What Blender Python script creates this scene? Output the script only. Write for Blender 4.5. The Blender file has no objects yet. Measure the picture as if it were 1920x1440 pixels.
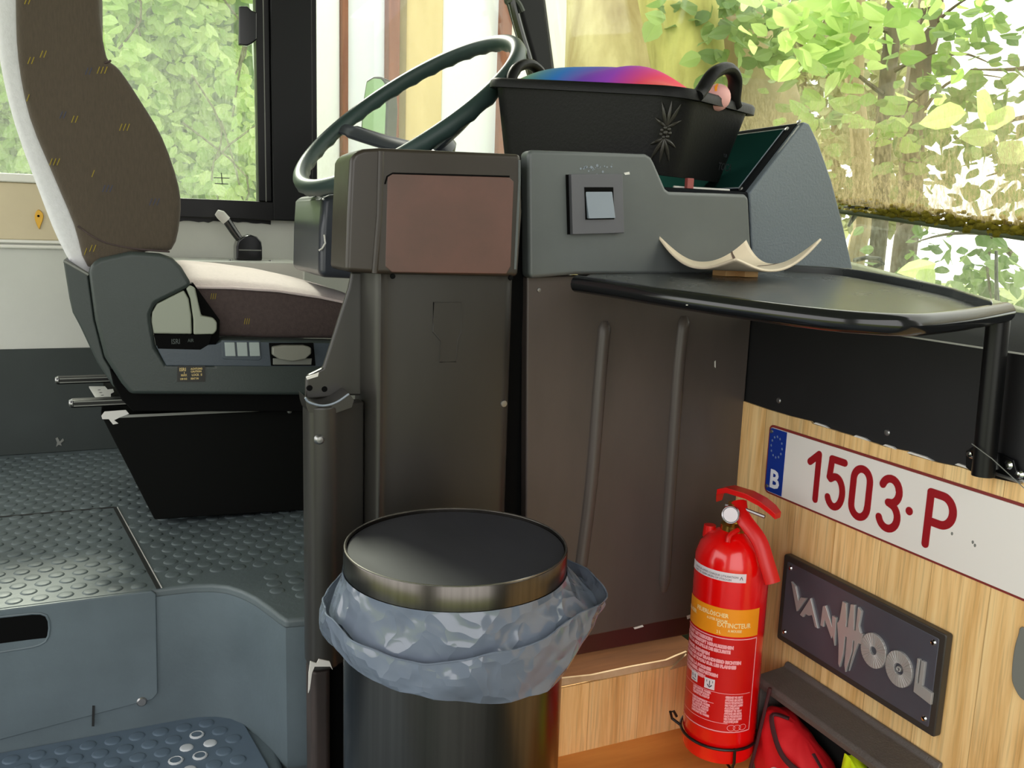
import bpy, bmesh, math, random
from mathutils import Vector, Matrix
S = bpy.context.scene
COL = S.collection
PI = math.pi
V = Vector

# ------------------------------------------------------------------ camera
F = 1650.0
_y, _p, _r = math.radians(24.2), math.radians(9.9), math.radians(1.9)
FW = V((math.sin(_y)*math.cos(_p), math.cos(_y)*math.cos(_p), -math.sin(_p)))
_rt = V((math.cos(_y), -math.sin(_y), 0)); _up = _rt.cross(FW)
RT = math.cos(_r)*_rt + math.sin(_r)*_up
UP = -math.sin(_r)*_rt + math.cos(_r)*_up
EYE = V((0, 0, 1.2))
cd = bpy.data.cameras.new('camera'); cam = bpy.data.objects.new('camera', cd); COL.objects.link(cam)
m3 = Matrix((RT, UP, -FW)).transposed()
cam.matrix_world = Matrix.Translation(EYE) @ m3.to_4x4()
cd.sensor_width = 36; cd.sensor_fit = 'HORIZONTAL'; cd.lens = 36*F/1920; cd.clip_start = .02; cd.clip_end = 200
S.camera = cam

def ray(x, y): return FW + RT*((x-960)/F) + UP*((720-y)/F)
def onpl(x, y, p0, n):
    d = ray(x, y); return EYE + d*((p0-EYE).dot(n)/d.dot(n))
def PX(x, y, v): return onpl(x, y, V((v, 0, 0)), V((1, 0, 0)))
def PY(x, y, v): return onpl(x, y, V((0, v, 0)), V((0, 1, 0)))
def PZ(x, y, v): return onpl(x, y, V((0, 0, v)), V((0, 0, 1)))
def PD(x, y, d): return EYE + ray(x, y)*d

# ------------------------------------------------------------------ materials
def lin(c):
    c = c/255.0
    return c/12.92 if c <= .04045 else ((c+.055)/1.055)**2.4
def rgb(c): return (lin(c[0]), lin(c[1]), lin(c[2]), 1)

def mat(name, c, rough=.5, metal=0, var=0, vscale=8, stretch=(1, 1, 1), c2=None, bump=0, bscale=60, bstretch=(1, 1, 1),
        coat=0, trans=0, spec=.5, rvar=0, alpha=1, sheen=0):
    m = bpy.data.materials.new(name); m.use_nodes = True
    nt = m.node_tree; N = nt.nodes; L = nt.links; b = N['Principled BSDF']
    b.inputs['Base Color'].default_value = rgb(c); b.inputs['Roughness'].default_value = rough
    b.inputs['Metallic'].default_value = metal; b.inputs['Specular IOR Level'].default_value = spec
    b.inputs['Coat Weight'].default_value = coat; b.inputs['Coat Roughness'].default_value = .1
    if sheen: b.inputs['Sheen Weight'].default_value = sheen; b.inputs['Sheen Roughness'].default_value = .5
    tc = N.new('ShaderNodeTexCoord')
    def noise(scale, st, det=6, rg=.6):
        mp = N.new('ShaderNodeMapping'); mp.inputs['Scale'].default_value = st
        L.new(tc.outputs['Object'], mp.inputs['Vector'])
        n = N.new('ShaderNodeTexNoise'); n.inputs['Scale'].default_value = scale
        n.inputs['Detail'].default_value = det; n.inputs['Roughness'].default_value = rg
        L.new(mp.outputs['Vector'], n.inputs['Vector']); return n
    if var or c2:
        n = noise(vscale, stretch)
        cr = N.new('ShaderNodeValToRGB'); L.new(n.outputs['Fac'], cr.inputs['Fac'])
        e = cr.color_ramp.elements
        e[0].position = .32; e[1].position = .68
        if c2: e[0].color = rgb(c); e[1].color = rgb(c2)
        else:
            a = rgb(c); e[0].color = tuple(x*(1-var) for x in a[:3])+(1,); e[1].color = tuple(min(1, x*(1+var)) for x in a[:3])+(1,)
        L.new(cr.outputs['Color'], b.inputs['Base Color'])
        if rvar:
            mr = N.new('ShaderNodeMapRange'); mr.inputs['To Min'].default_value = max(0, rough-rvar); mr.inputs['To Max'].default_value = min(1, rough+rvar)
            L.new(n.outputs['Fac'], mr.inputs['Value']); L.new(mr.outputs['Result'], b.inputs['Roughness'])
    if bump:
        n = noise(bscale, bstretch, 3)
        bp = N.new('ShaderNodeBump'); bp.inputs['Strength'].default_value = bump; bp.inputs['Distance'].default_value = .004
        L.new(n.outputs['Fac'], bp.inputs['Height']); L.new(bp.outputs['Normal'], b.inputs['Normal'])
    if trans:
        t = N.new('ShaderNodeBsdfTranslucent'); t.inputs['Color'].default_value = rgb(tuple(min(255, x*1.12) for x in c))
        mx = N.new('ShaderNodeMixShader'); mx.inputs['Fac'].default_value = trans
        L.new(b.outputs['BSDF'], mx.inputs[1]); L.new(t.outputs['BSDF'], mx.inputs[2])
        L.new(mx.outputs['Shader'], N['Material Output'].inputs['Surface'])
    return m

def leaf_mat(name, c, c2, tr=.5):
    """Leaves: every leaf its own tone, light shines through."""
    m = bpy.data.materials.new(name); m.use_nodes = True
    nt = m.node_tree; N = nt.nodes; L = nt.links; b = N['Principled BSDF']
    b.inputs['Roughness'].default_value = .45
    g = N.new('ShaderNodeNewGeometry'); cr = N.new('ShaderNodeValToRGB')
    L.new(g.outputs['Random Per Island'], cr.inputs['Fac'])
    cr.color_ramp.elements[0].color = rgb(c); cr.color_ramp.elements[1].color = rgb(c2)
    L.new(cr.outputs['Color'], b.inputs['Base Color'])
    t = N.new('ShaderNodeBsdfTranslucent'); L.new(cr.outputs['Color'], t.inputs['Color'])
    mx = N.new('ShaderNodeMixShader'); mx.inputs['Fac'].default_value = tr
    L.new(b.outputs['BSDF'], mx.inputs[1]); L.new(t.outputs['BSDF'], mx.inputs[2])
    L.new(mx.outputs['Shader'], N['Material Output'].inputs['Surface'])
    return m

def glass_mat(name, tint=(245, 250, 245), dirt=0, z0=0, z1=1, dc=(190, 180, 120)):
    """Thin pane: clear with a faint mirror, plus dried dirt and algae streaks thicker towards z0."""
    m = bpy.data.materials.new(name); m.use_nodes = True
    nt = m.node_tree; N = nt.nodes; L = nt.links; N.remove(N['Principled BSDF'])
    tr = N.new('ShaderNodeBsdfTransparent'); tr.inputs['Color'].default_value = rgb(tint)
    gl = N.new('ShaderNodeBsdfGlossy'); gl.inputs['Roughness'].default_value = .02
    mx = N.new('ShaderNodeMixShader'); mx.inputs['Fac'].default_value = .035
    L.new(tr.outputs['BSDF'], mx.inputs[1]); L.new(gl.outputs['BSDF'], mx.inputs[2])
    out = mx
    if dirt:
        geo = N.new('ShaderNodeNewGeometry'); sp = N.new('ShaderNodeSeparateXYZ'); L.new(geo.outputs['Position'], sp.inputs['Vector'])
        mr = N.new('ShaderNodeMapRange'); mr.inputs['From Min'].default_value = z0; mr.inputs['From Max'].default_value = z1
        mr.inputs['To Min'].default_value = 1; mr.inputs['To Max'].default_value = .12
        L.new(sp.outputs['Z'], mr.inputs['Value'])
        def nz(sc, st, det):
            mp = N.new('ShaderNodeMapping'); mp.inputs['Scale'].default_value = st; L.new(geo.outputs['Position'], mp.inputs['Vector'])
            n = N.new('ShaderNodeTexNoise'); n.inputs['Scale'].default_value = sc; n.inputs['Detail'].default_value = det
            n.inputs['Roughness'].default_value = .7
            L.new(mp.outputs['Vector'], n.inputs['Vector']); return n
        n1 = nz(170, (1, 1, .30), 4); n2 = nz(7, (1, 1, .5), 3)
        def mrange(src, a0, a1, b0, b1):
            k = N.new('ShaderNodeMapRange'); k.inputs['From Min'].default_value = a0; k.inputs['From Max'].default_value = a1
            k.inputs['To Min'].default_value = b0; k.inputs['To Max'].default_value = b1; L.new(src, k.inputs['Value']); return k.outputs['Result']
        def mul(x, y):
            k = N.new('ShaderNodeMath'); k.operation = 'MULTIPLY'; L.new(x, k.inputs[0])
            if isinstance(y, (int, float)): k.inputs[1].default_value = y
            else: L.new(y, k.inputs[1])
            return k
        e2 = N.new('ShaderNodeMath'); e2.operation = 'POWER'; e2.inputs[1].default_value = 1.6; L.new(mr.outputs['Result'], e2.inputs[0])
        q = mul(mul(mul(e2.outputs[0], mrange(n1.outputs['Fac'], .42, .66, .25, 1.25)).outputs[0], mrange(n2.outputs['Fac'], .3, .7, .5, 1.2)).outputs[0], dirt)
        q.use_clamp = False
        p0 = N.new('ShaderNodeMath'); p0.operation = 'POWER'; p0.inputs[1].default_value = 1.0; L.new(q.outputs[0], p0.inputs[0])
        pw = N.new('ShaderNodeMath'); pw.operation = 'MINIMUM'; pw.inputs[1].default_value = .8; L.new(p0.outputs[0], pw.inputs[0])
        df = N.new('ShaderNodeBsdfDiffuse'); df.inputs['Color'].default_value = rgb(dc)
        tl = N.new('ShaderNodeBsdfTranslucent'); tl.inputs['Color'].default_value = rgb(dc)
        dm = N.new('ShaderNodeMixShader'); dm.inputs['Fac'].default_value = .6
        L.new(df.outputs['BSDF'], dm.inputs[1]); L.new(tl.outputs['BSDF'], dm.inputs[2])
        m2 = N.new('ShaderNodeMixShader'); L.new(pw.outputs[0], m2.inputs['Fac'])
        L.new(mx.outputs['Shader'], m2.inputs[1]); L.new(dm.outputs['Shader'], m2.inputs[2]); out = m2
    L.new(out.outputs['Shader'], N['Material Output'].inputs['Surface'])
    return m

def plank_mat(name, base, dark, light, axis, width, rough=.45):
    """Wood-look planks: vertical grain, each plank its own tone, thin joints. axis = the world axis across the planks."""
    m = bpy.data.materials.new(name); m.use_nodes = True
    nt = m.node_tree; N = nt.nodes; L = nt.links; b = N['Principled BSDF']; b.inputs['Roughness'].default_value = rough
    geo = N.new('ShaderNodeNewGeometry'); sp = N.new('ShaderNodeSeparateXYZ'); L.new(geo.outputs['Position'], sp.inputs['Vector'])
    def math_(op, a, bb=None, clamp=False):
        n = N.new('ShaderNodeMath'); n.operation = op; n.use_clamp = clamp
        for i, s in enumerate((a, bb)):
            if s is None: continue
            if isinstance(s, (int, float)): n.inputs[i].default_value = s
            else: L.new(s, n.inputs[i])
        return n.outputs[0]
    u = math_('DIVIDE', sp.outputs[axis], width)
    fl = math_('FLOOR', u); fr = math_('FRACT', u)
    wn = N.new('ShaderNodeTexWhiteNoise'); wn.noise_dimensions = '1D'; L.new(fl, wn.inputs['W'])
    cb = N.new('ShaderNodeCombineXYZ')
    s = [math_('MULTIPLY', sp.outputs[a], 55.0) if a != 'Z' else math_('MULTIPLY', sp.outputs[a], 3.5) for a in 'XYZ']
    off = math_('MULTIPLY', wn.outputs['Value'], 37.0)
    L.new(s[0], cb.inputs[0]); L.new(s[1], cb.inputs[1]); L.new(math_('ADD', s[2], off), cb.inputs[2])
    n = N.new('ShaderNodeTexNoise'); n.inputs['Scale'].default_value = 1; n.inputs['Detail'].default_value = 7; n.inputs['Roughness'].default_value = .62
    n.inputs['Distortion'].default_value = .4
    L.new(cb.outputs['Vector'], n.inputs['Vector'])
    cr = N.new('ShaderNodeValToRGB'); L.new(n.outputs['Fac'], cr.inputs['Fac'])
    e = cr.color_ramp.elements; e[0].position = .3; e[0].color = rgb(dark); e[1].position = .72; e[1].color = rgb(light)
    k = e.new(.5); k.color = rgb(base)
    hs = N.new('ShaderNodeHueSaturation'); L.new(cr.outputs['Color'], hs.inputs['Color'])
    mr = N.new('ShaderNodeMapRange'); mr.inputs['To Min'].default_value = .82; mr.inputs['To Max'].default_value = 1.14
    L.new(wn.outputs['Value'], mr.inputs['Value']); L.new(mr.outputs['Result'], hs.inputs['Value'])
    mp = N.new('ShaderNodeMapping'); mp.inputs['Scale'].default_value = (260, 260, 9); L.new(geo.outputs['Position'], mp.inputs['Vector'])
    n3 = N.new('ShaderNodeTexNoise'); n3.inputs['Scale'].default_value = 1; n3.inputs['Detail'].default_value = 3; L.new(mp.outputs['Vector'], n3.inputs['Vector'])
    m3_ = N.new('ShaderNodeMapRange'); m3_.inputs['From Min'].default_value = .34; m3_.inputs['From Max'].default_value = .5; m3_.inputs['To Min'].default_value = .8; L.new(n3.outputs['Fac'], m3_.inputs['Value'])
    vm = N.new('ShaderNodeMath'); vm.operation = 'MULTIPLY'; L.new(mr.outputs['Result'], vm.inputs[0]); L.new(m3_.outputs['Result'], vm.inputs[1]); L.new(vm.outputs[0], hs.inputs['Value'])
    j = math_('LESS_THAN', fr, .0009/width)
    mx = N.new('ShaderNodeMix'); mx.data_type = 'RGBA'; L.new(j, mx.inputs['Factor'])
    L.new(hs.outputs['Color'], mx.inputs['A']); mx.inputs['B'].default_value = rgb(tuple(x*.82 for x in dark))
    L.new(mx.outputs['Result'], b.inputs['Base Color'])
    return m

M = {}
def defm(key, *a, **k): M[key] = mat(key, *a, **k)
# ------------------------------------------------------------------ mesh helpers
class B:
    def __init__(s): s.bm = bmesh.new()
    def face(s, vs):
        try: return s.bm.faces.new(vs)
        except ValueError: return None
    def box(s, x0, x1, y0, y1, z0, z1):
        v = [s.bm.verts.new((x, y, z)) for x in (x0, x1) for y in (y0, y1) for z in (z0, z1)]
        for f in ((0, 1, 3, 2), (4, 6, 7, 5), (0, 4, 5, 1), (2, 3, 7, 6), (0, 2, 6, 4), (1, 5, 7, 3)): s.face([v[i] for i in f])
        return s
    def prism(s, pts, d):
        """closed polygon pts (3-D) swept by the vector d"""
        d = V(d); a = [s.bm.verts.new(p) for p in pts]; b = [s.bm.verts.new(V(p)+d) for p in pts]
        s.face(a); s.face(b[::-1]); n = len(a)
        for i in range(n): s.face([a[i], b[i], b[(i+1) % n], a[(i+1) % n]])
        return s
    def rings(s, rs, cap0=True, cap1=True, closed=True):
        R = [[s.bm.verts.new(p) for p in r] for r in rs]
        n = len(R[0])
        for a, b in zip(R, R[1:]):
            for i in range(n if closed else n-1): s.face([a[i], a[(i+1) % n], b[(i+1) % n], b[i]])
        if cap0: s.face(R[0][::-1])
        if cap1: s.face(R[-1])
        return s
    def tube(s, pts, r, n=12, closed=False, caps=True, flat=1.0, upv=None):
        pts = [V(p) for p in pts]; N_ = len(pts); rs = []
        rr = r if isinstance(r, (list, tuple)) else [r]*N_
        prev = None
        for i, p in enumerate(pts):
            if closed: t = (pts[(i+1) % N_]-pts[i-1])
            else: t = pts[min(i+1, N_-1)]-pts[max(i-1, 0)]
            t.normalize()
            if prev is None:
                u = V(upv) if upv else (V((0, 0, 1)) if abs(t.z) < .9 else V((1, 0, 0)))
                u = (u - t*u.dot(t)).normalized()
            else: u = (prev - t*prev.dot(t)).normalized()
            prev = u; w = t.cross(u)
            rs.append([p + (u*math.cos(2*PI*k/n)*flat + w*math.sin(2*PI*k/n))*rr[i] for k in range(n)])
        if closed: rs.append(rs[0]); 
        if closed:
            R = [[s.bm.verts.new(q) for q in r_] for r_ in rs[:-1]]; R.append(R[0])
            for a, b in zip(R, R[1:]):
                for i in range(n): s.face([a[i], a[(i+1) % n], b[(i+1) % n], b[i]])
        else: s.rings(rs, caps, caps)
        return s
    def lathe(s, c, prof, n=48, axis='Z', cap0=True, cap1=True, arc=None):
        c = V(c); ax = {'X': (V((0, 1, 0)), V((0, 0, 1)), V((1, 0, 0))), 'Y': (V((0, 0, 1)), V((1, 0, 0)), V((0, 1, 0))), 'Z': (V((1, 0, 0)), V((0, 1, 0)), V((0, 0, 1)))}
        u, w, t = ax[axis] if isinstance(axis, str) else axis
        if arc:
            a0, a1 = arc
            rs = [[c + t*z + (u*math.cos(a0+(a1-a0)*k/n)+w*math.sin(a0+(a1-a0)*k/n))*r for k in range(n+1)] for r, z in prof]
            return s.rings(rs, False, False, closed=False)
        rs = [[c + t*z + (u*math.cos(2*PI*k/n)+w*math.sin(2*PI*k/n))*r for k in range(n)] for r, z in prof]
        return s.rings(rs, cap0, cap1)
    def sphere(s, c, r, sc=(1, 1, 1), n=16):
        c = V(c); pr = [(math.sin(PI*i/n), -math.cos(PI*i/n)) for i in range(1, n)]
        rs = [[c + V((math.cos(2*PI*k/(2*n))*q*r*sc[0], math.sin(2*PI*k/(2*n))*q*r*sc[1], z*r*sc[2])) for k in range(2*n)] for q, z in pr]
        return s.rings(rs)
    def surf(s, f, nu, nv, cu=False):
        g = [[s.bm.verts.new(f(i/nu, j/nv)) for j in range(nv+1)] for i in range(nu if cu else nu+1)]
        if cu: g.append(g[0])
        for i in range(nu):
            for j in range(nv): s.face([g[i][j], g[i+1][j], g[i+1][j+1], g[i][j+1]])
        return s
    def stroke(s, pts, w, mp, th=.001, closed=False, nj=8):
        """flat pen stroke of width w with round ends; mp(u, v, h) places it in the world"""
        def quad(a, b):
            d = V((b[0]-a[0], b[1]-a[1])); 
            if d.length < 1e-9: return
            nrm = V((-d.y, d.x)).normalized()*w/2
            q = [(a[0]+nrm.x, a[1]+nrm.y), (a[0]-nrm.x, a[1]-nrm.y), (b[0]-nrm.x, b[1]-nrm.y), (b[0]+nrm.x, b[1]+nrm.y)]
            s.flat(q, mp, th)
        n = len(pts)
        for i in range(n if closed else n-1): quad(pts[i], pts[(i+1) % n])
        for i, p in enumerate(pts):
            s.flat([(p[0]+w/2*math.cos(2*PI*k/(2*nj)), p[1]+w/2*math.sin(2*PI*k/(2*nj))) for k in range(2*nj)], mp, th)
        return s
    def flat(s, q, mp, th):
        s.k = getattr(s, 'k', 0)+1; th = th+(s.k % 40)*1.2e-5
        top = [s.bm.verts.new(mp(u, v, th)) for u, v in q]; bot = [s.bm.verts.new(mp(u, v, 0)) for u, v in q]
        s.face(top); n = len(q)
        for i in range(n): s.face([bot[i], bot[(i+1) % n], top[(i+1) % n], top[i]])
        return s
    def text(s, txt, size, mp, x=0, y=0, sx=1.0, off=0, th=.0004, align='LEFT'):
        cu = bpy.data.curves.new('t', 'FONT'); cu.body = txt; cu.size = size; cu.align_x = align; cu.offset = off; cu.resolution_u = 2
        o = bpy.data.objects.new('t', cu); COL.objects.link(o)
        me = o.evaluated_get(bpy.context.evaluated_depsgraph_get()).to_mesh()
        vs = [s.bm.verts.new(mp(x+v.co.x*sx, y+v.co.y, th)) for v in me.vertices]
        for p in me.polygons: s.face([vs[i] for i in p.vertices])
        bpy.data.objects.remove(o); bpy.data.curves.remove(cu); return s
    def pillow(s, outline, y0, y1, r, n=5):
        """outline [(x, z)] swept along Y with rounded rims of radius r"""
        P = [V((a, b)) for a, b in outline]; N_ = len(P)
        area = sum(P[i].x*P[(i+1) % N_].y-P[(i+1) % N_].x*P[i].y for i in range(N_))
        sg = 1 if area > 0 else -1
        nr = []
        for i in range(N_):
            d1 = (P[i]-P[i-1]).normalized(); d2 = (P[(i+1) % N_]-P[i]).normalized()
            t = (d1+d2).normalized(); k = max(.6, t.dot(d1)); nr.append(V((-t.y, t.x))*sg/k)
        rs = []
        for i in range(n+1):
            a = PI/2*i/n; ins = r*(1-math.sin(a)); yy = y0+r*(1-math.cos(a))
            rs.append([(P[j].x+nr[j].x*ins, yy, P[j].y+nr[j].y*ins) for j in range(N_)])
        for i in range(n, -1, -1):
            a = PI/2*i/n; ins = r*(1-math.sin(a)); yy = y1-r*(1-math.cos(a))
            rs.append([(P[j].x+nr[j].x*ins, yy, P[j].y+nr[j].y*ins) for j in range(N_)])
        return s.rings(rs)

def obj(name, b, m, parent=None, bevel=0, seg=2, ang=35, smooth=True, recalc=True, sub=0, solid=0):
    bm = b.bm
    if recalc: bmesh.ops.recalc_face_normals(bm, faces=bm.faces[:])
    me = bpy.data.meshes.new(name)
    root = None
    if parent is not None:
        root = parent
        while root.parent: root = root.parent
        org = root.location.copy()
    else:
        xs = [v.co for v in bm.verts]
        org = V(((min(v.x for v in xs)+max(v.x for v in xs))/2, (min(v.y for v in xs)+max(v.y for v in xs))/2, min(v.z for v in xs)))
    bmesh.ops.translate(bm, verts=bm.verts[:], vec=-org)
    bm.to_mesh(me); bm.free()
    if smooth:
        for p in me.polygons: p.use_smooth = True
        me.set_sharp_from_angle(angle=math.radians(ang))
    for q in (m if isinstance(m, (list, tuple)) else [m]): me.materials.append(M[q] if isinstance(q, str) else q)
    o = bpy.data.objects.new(name, me); COL.objects.link(o)
    if parent is not None: o.parent = parent
    else: o.location = org
    if solid:
        sm = o.modifiers.new('solid', 'SOLIDIFY'); sm.thickness = solid; sm.offset = 0
    if bevel:
        bv = o.modifiers.new('bevel', 'BEVEL'); bv.width = bevel; bv.segments = seg; bv.limit_method = 'ANGLE'; bv.angle_limit = math.radians(ang); bv.harden_normals = True
    if sub:
        sb = o.modifiers.new('sub', 'SUBSURF'); sb.levels = sub; sb.render_levels = sub
    return o

def tag(o, label, cat, group=None):
    o['label'] = label; o['category'] = cat
    if group: o['group'] = group
    return o
def thing(name, loc, label, cat, group=None):
    o = bpy.data.objects.new(name, None); o.empty_display_size = .05; COL.objects.link(o); o.location = loc
    return tag(o, label, cat, group)
def struct(o): o['kind'] = 'structure'; return o
def stuff(o): o['kind'] = 'stuff'; return o
def lab(o, l): o['label'] = l; return o

def catmull(pts, n=8, closed=False):
    pts = [V(p) for p in pts]; out = []; N_ = len(pts)
    for i in range(N_ if closed else N_-1):
        p1, p2 = pts[i], pts[(i+1) % N_]
        p0 = pts[i-1] if (closed or i) else p1
        p3 = pts[(i+2) % N_] if (closed or i+2 < N_) else p2
        for k in range(n):
            t = k/n
            out.append(.5*((2*p1)+(p2-p0)*t+(2*p0-5*p1+4*p2-p3)*t*t+(3*p1-p0-3*p2+p3)*t**3))
    if not closed: out.append(pts[-1])
    return out
def rect_round(x0, x1, y0, y1, r, n=4):
    o = []
    for cx, cy, a in ((x1-r, y1-r, 0), (x0+r, y1-r, PI/2), (x0+r, y0+r, PI), (x1-r, y0+r, 3*PI/2)):
        for k in range(n+1): o.append((cx+r*math.cos(a+PI/2*k/n), cy+r*math.sin(a+PI/2*k/n)))
    return o
def xz(pxs, y): return [(lambda q: (q.x, q.z))(PY(a, b, y)) for a, b in pxs]
# ------------------------------------------------------------------ palette
defm('cream_wall', (196, 197, 190), .5, var=.05, vscale=5)
defm('beige_wall', (205, 190, 158), .45, var=.04, vscale=6)
defm('white_bead', (228, 226, 218), .4)
defm('dark_lining', (40, 48, 46), .6, var=.12, vscale=7)
defm('floor_rubber', (86, 96, 99), .5, var=.14, vscale=6, bump=.15, bscale=90, rvar=.12)
defm('step_rubber', (88, 100, 106), .45, var=.12, vscale=7, bump=.1, bscale=80, rvar=.1)
defm('mat_rubber', (92, 108, 124), .45, var=.1, vscale=9)
defm('worn_stud', (196, 200, 204), .5)
defm('seam', (24, 26, 26), .6)
defm('black_frame', (9, 9, 11), .35, spec=.3)
defm('black_board', (24, 24, 26), .5, var=.15, vscale=12)
defm('pillar_black', (11, 12, 15), .45, spec=.25)
defm('ceiling_grey', (150, 150, 146), .7)
defm('column_plastic', (46, 44, 41), .33, var=.14, vscale=7, stretch=(1, 1, .3), rvar=.08)
defm('cap_plastic', (50, 44, 38), .33, var=.1, vscale=8, rvar=.08)
defm('cap_face', (104, 72, 64), .4, c2=(80, 61, 53), vscale=7)  # reddish brown reflection put into the colour of the cap face
defm('rib_panel', (90, 80, 76), .38, c2=(70, 64, 61), vscale=5, stretch=(1, 1, .35), rvar=.08)
defm('red_lip', (62, 30, 30), .4)
defm('fascia_grey', (88, 93, 93), .36, var=.1, vscale=6, rvar=.08)
defm('binnacle_grey', (104, 114, 122), .42, bump=.25, bscale=240)
defm('dash_dark', (26, 28, 31), .8, bump=.15, bscale=200, spec=.03)
defm('panel_green', (22, 54, 49), .8, spec=0)  # green reflection put into the colour of the instrument face
defm('cowl_black', (58, 62, 70), .32, var=.1)
defm('gloss_black', (20, 21, 24), .14, spec=.6)
defm('table_black', (62, 65, 65), .26, var=.15, vscale=5, rvar=.1)
defm('chip_white', (220, 218, 212), .6)
defm('stub_brown', (62, 50, 46), .7, c2=(38, 32, 30), vscale=30, stretch=(1, 1, .3))
defm('screw', (150, 150, 150), .35, metal=.9)
defm('chrome', (210, 210, 212), .12, metal=1)
defm('switch_frame', (92, 92, 98), .4)
defm('switch_key', (128, 138, 150), .3)
defm('fabric_brown', (79, 69, 57), .95, var=.12, vscale=330, stretch=(1, 1, .2), bump=.3, bscale=400, sheen=.15)
defm('fabric_light', (226, 226, 228), .9, var=.04, vscale=120, bump=.2, bscale=300)  # light grey fabric, whitened further to stand for the light on it
defm('fabric_top', (206, 190, 188), .9, var=.05, vscale=120, bump=.2, bscale=300, sheen=.2)  # pale tone stands in for bright window light on the cushion top
defm('fabric_side', (74, 62, 60), .95, var=.15, vscale=120, bump=.3, bscale=300)
defm('yellow_thread', (150, 132, 46), .9)
defm('blue_thread', (66, 70, 92), .9)
defm('seat_plastic', (52, 60, 58), .45, var=.08, vscale=4, bump=.12, bscale=260)
defm('seat_plastic_blue', (66, 75, 84), .42, bump=.12, bscale=260)
defm('lever_grey', (146, 151, 136), .42)
defm('button_grey', (158, 168, 166), .4)
defm('knob_grey', (132, 132, 122), .45)
defm('pedestal_black', (5, 6, 5), .7, spec=.12)
defm('gap_black', (6, 6, 6), .8, spec=.1)
defm('label_black', (14, 12, 8), .4)
defm('label_gold', (196, 172, 110), .4)
defm('wheel_rim', (48, 66, 64), .45, spec=.4)
defm('steel_white', (206, 204, 200), .35)
defm('bin_steel', (92, 88, 84), .24, metal=1, var=.12, vscale=3, stretch=(60, 60, .5))
defm('bin_lid', (34, 34, 40), .75, var=.3, vscale=4, stretch=(3, 1, 1))
defm('bin_edge', (150, 146, 140), .25, metal=.9)
defm('bag_grey', (108, 117, 132), .13, var=.06, vscale=9, trans=.08, spec=.8)
def crinkle(m, sc=26, st=.55):
    nt = m.node_tree; N = nt.nodes; L = nt.links; b = N['Principled BSDF']; tc = N.new('ShaderNodeTexCoord')
    nz = N.new('ShaderNodeTexNoise'); nz.inputs['Scale'].default_value = 14; nz.inputs['Detail'].default_value = 2; L.new(tc.outputs['Object'], nz.inputs['Vector'])
    mx = N.new('ShaderNodeMix'); mx.data_type = 'RGBA'; mx.inputs['Factor'].default_value = .12
    L.new(tc.outputs['Object'], mx.inputs['A']); L.new(nz.outputs['Color'], mx.inputs['B'])
    vo = N.new('ShaderNodeTexVoronoi'); vo.inputs['Scale'].default_value = sc; L.new(mx.outputs['Result'], vo.inputs['Vector'])
    bp = N.new('ShaderNodeBump'); bp.inputs['Strength'].default_value = st; bp.inputs['Distance'].default_value = .012
    L.new(vo.outputs['Distance'], bp.inputs['Height']); L.new(bp.outputs['Normal'], b.inputs['Normal'])
crinkle(M['bag_grey'])
defm('basket_black', (10, 10, 11), .5, bump=.1, bscale=200, spec=.28)
defm('basket_letter', (50, 51, 56), .4)
defm('basket_mark', (50, 48, 43), .35)  # paler than the tub, standing in for the highlight on the flower
defm('extinguisher_red', (240, 8, 8), .22, coat=.6)
defm('red_plastic', (214, 16, 14), .35)
defm('label_white', (236, 226, 232), .5)
defm('label_orange', (255, 158, 20), .45)
defm('label_pink', (255, 176, 182), .5)
defm('label_pale', (255, 226, 160), .5)
defm('label_ink', (60, 54, 70), .5)
defm('brass', (196, 150, 70), .25, metal=.9)
defm('brass_old', (190, 146, 48), .35, metal=.5)
defm('wire_black', (18, 18, 18), .4)
defm('plate_white', (232, 228, 222), .35)
defm('plate_red', (150, 16, 26), .4)
defm('plate_border', (128, 44, 40), .45)
defm('plate_blue', (10, 48, 140), .4)
defm('plate_star', (120, 140, 170), .5)
defm('plate_ink_white', (224, 228, 236), .4)
defm('sign_dark', (88, 88, 98), .34, metal=.3, var=.12, vscale=8)
defm('sign_rim', (62, 58, 54), .38, metal=.2)
defm('sign_letter', (186, 184, 182), .3, metal=.4)
defm('pocket_black', (94, 88, 84), .55, bump=.35, bscale=320, var=.12, vscale=20)
defm('pocket_inner', (10, 10, 10), .8)
defm('aid_red', (226, 24, 34), .6, var=.08, vscale=9, bump=.25, bscale=30)
defm('aid_seam', (70, 30, 34), .7)
defm('zip', (120, 60, 60), .4, metal=.4)
defm('vest_yellow', (222, 246, 20), .6, bump=.2, bscale=60)
defm('vest_band', (150, 170, 120), .4)
defm('wood_orange', (232, 160, 82), .45, c2=(212, 136, 62), vscale=9, stretch=(.4, 3, 3))
defm('board_brown', (112, 70, 40), .8, c2=(84, 52, 30), vscale=8, stretch=(.4, 3, 3), spec=.1)
defm('card_edge', (206, 178, 142), .8, c2=(188, 156, 118), vscale=30)
defm('bowl_wood', (232, 216, 190), .4, var=.05, vscale=10, stretch=(1, 4, 1))
defm('bowl_grain', (92, 72, 60), .5)
defm('bowl_foot', (206, 162, 104), .5)
defm('moss', (176, 162, 44), .95, c2=(112, 104, 20), vscale=70, bump=1, bscale=160, trans=.35)
defm('moss_light', (190, 174, 84), .95, c2=(150, 134, 70), vscale=60, bump=.8, bscale=140, trans=.35)
defm('gasket_green', (112, 118, 84), .7, c2=(78, 86, 64), vscale=30, stretch=(1, .3, 1))
defm('handle_grey', (120, 122, 116), .4)
defm('mirror_glass', (150, 180, 140), .25, metal=.6)  # green tint stands in for what the mirror reflects
defm('housing', (60, 66, 58), .5)
defm('paint_white', (248, 249, 250), .6)
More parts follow.
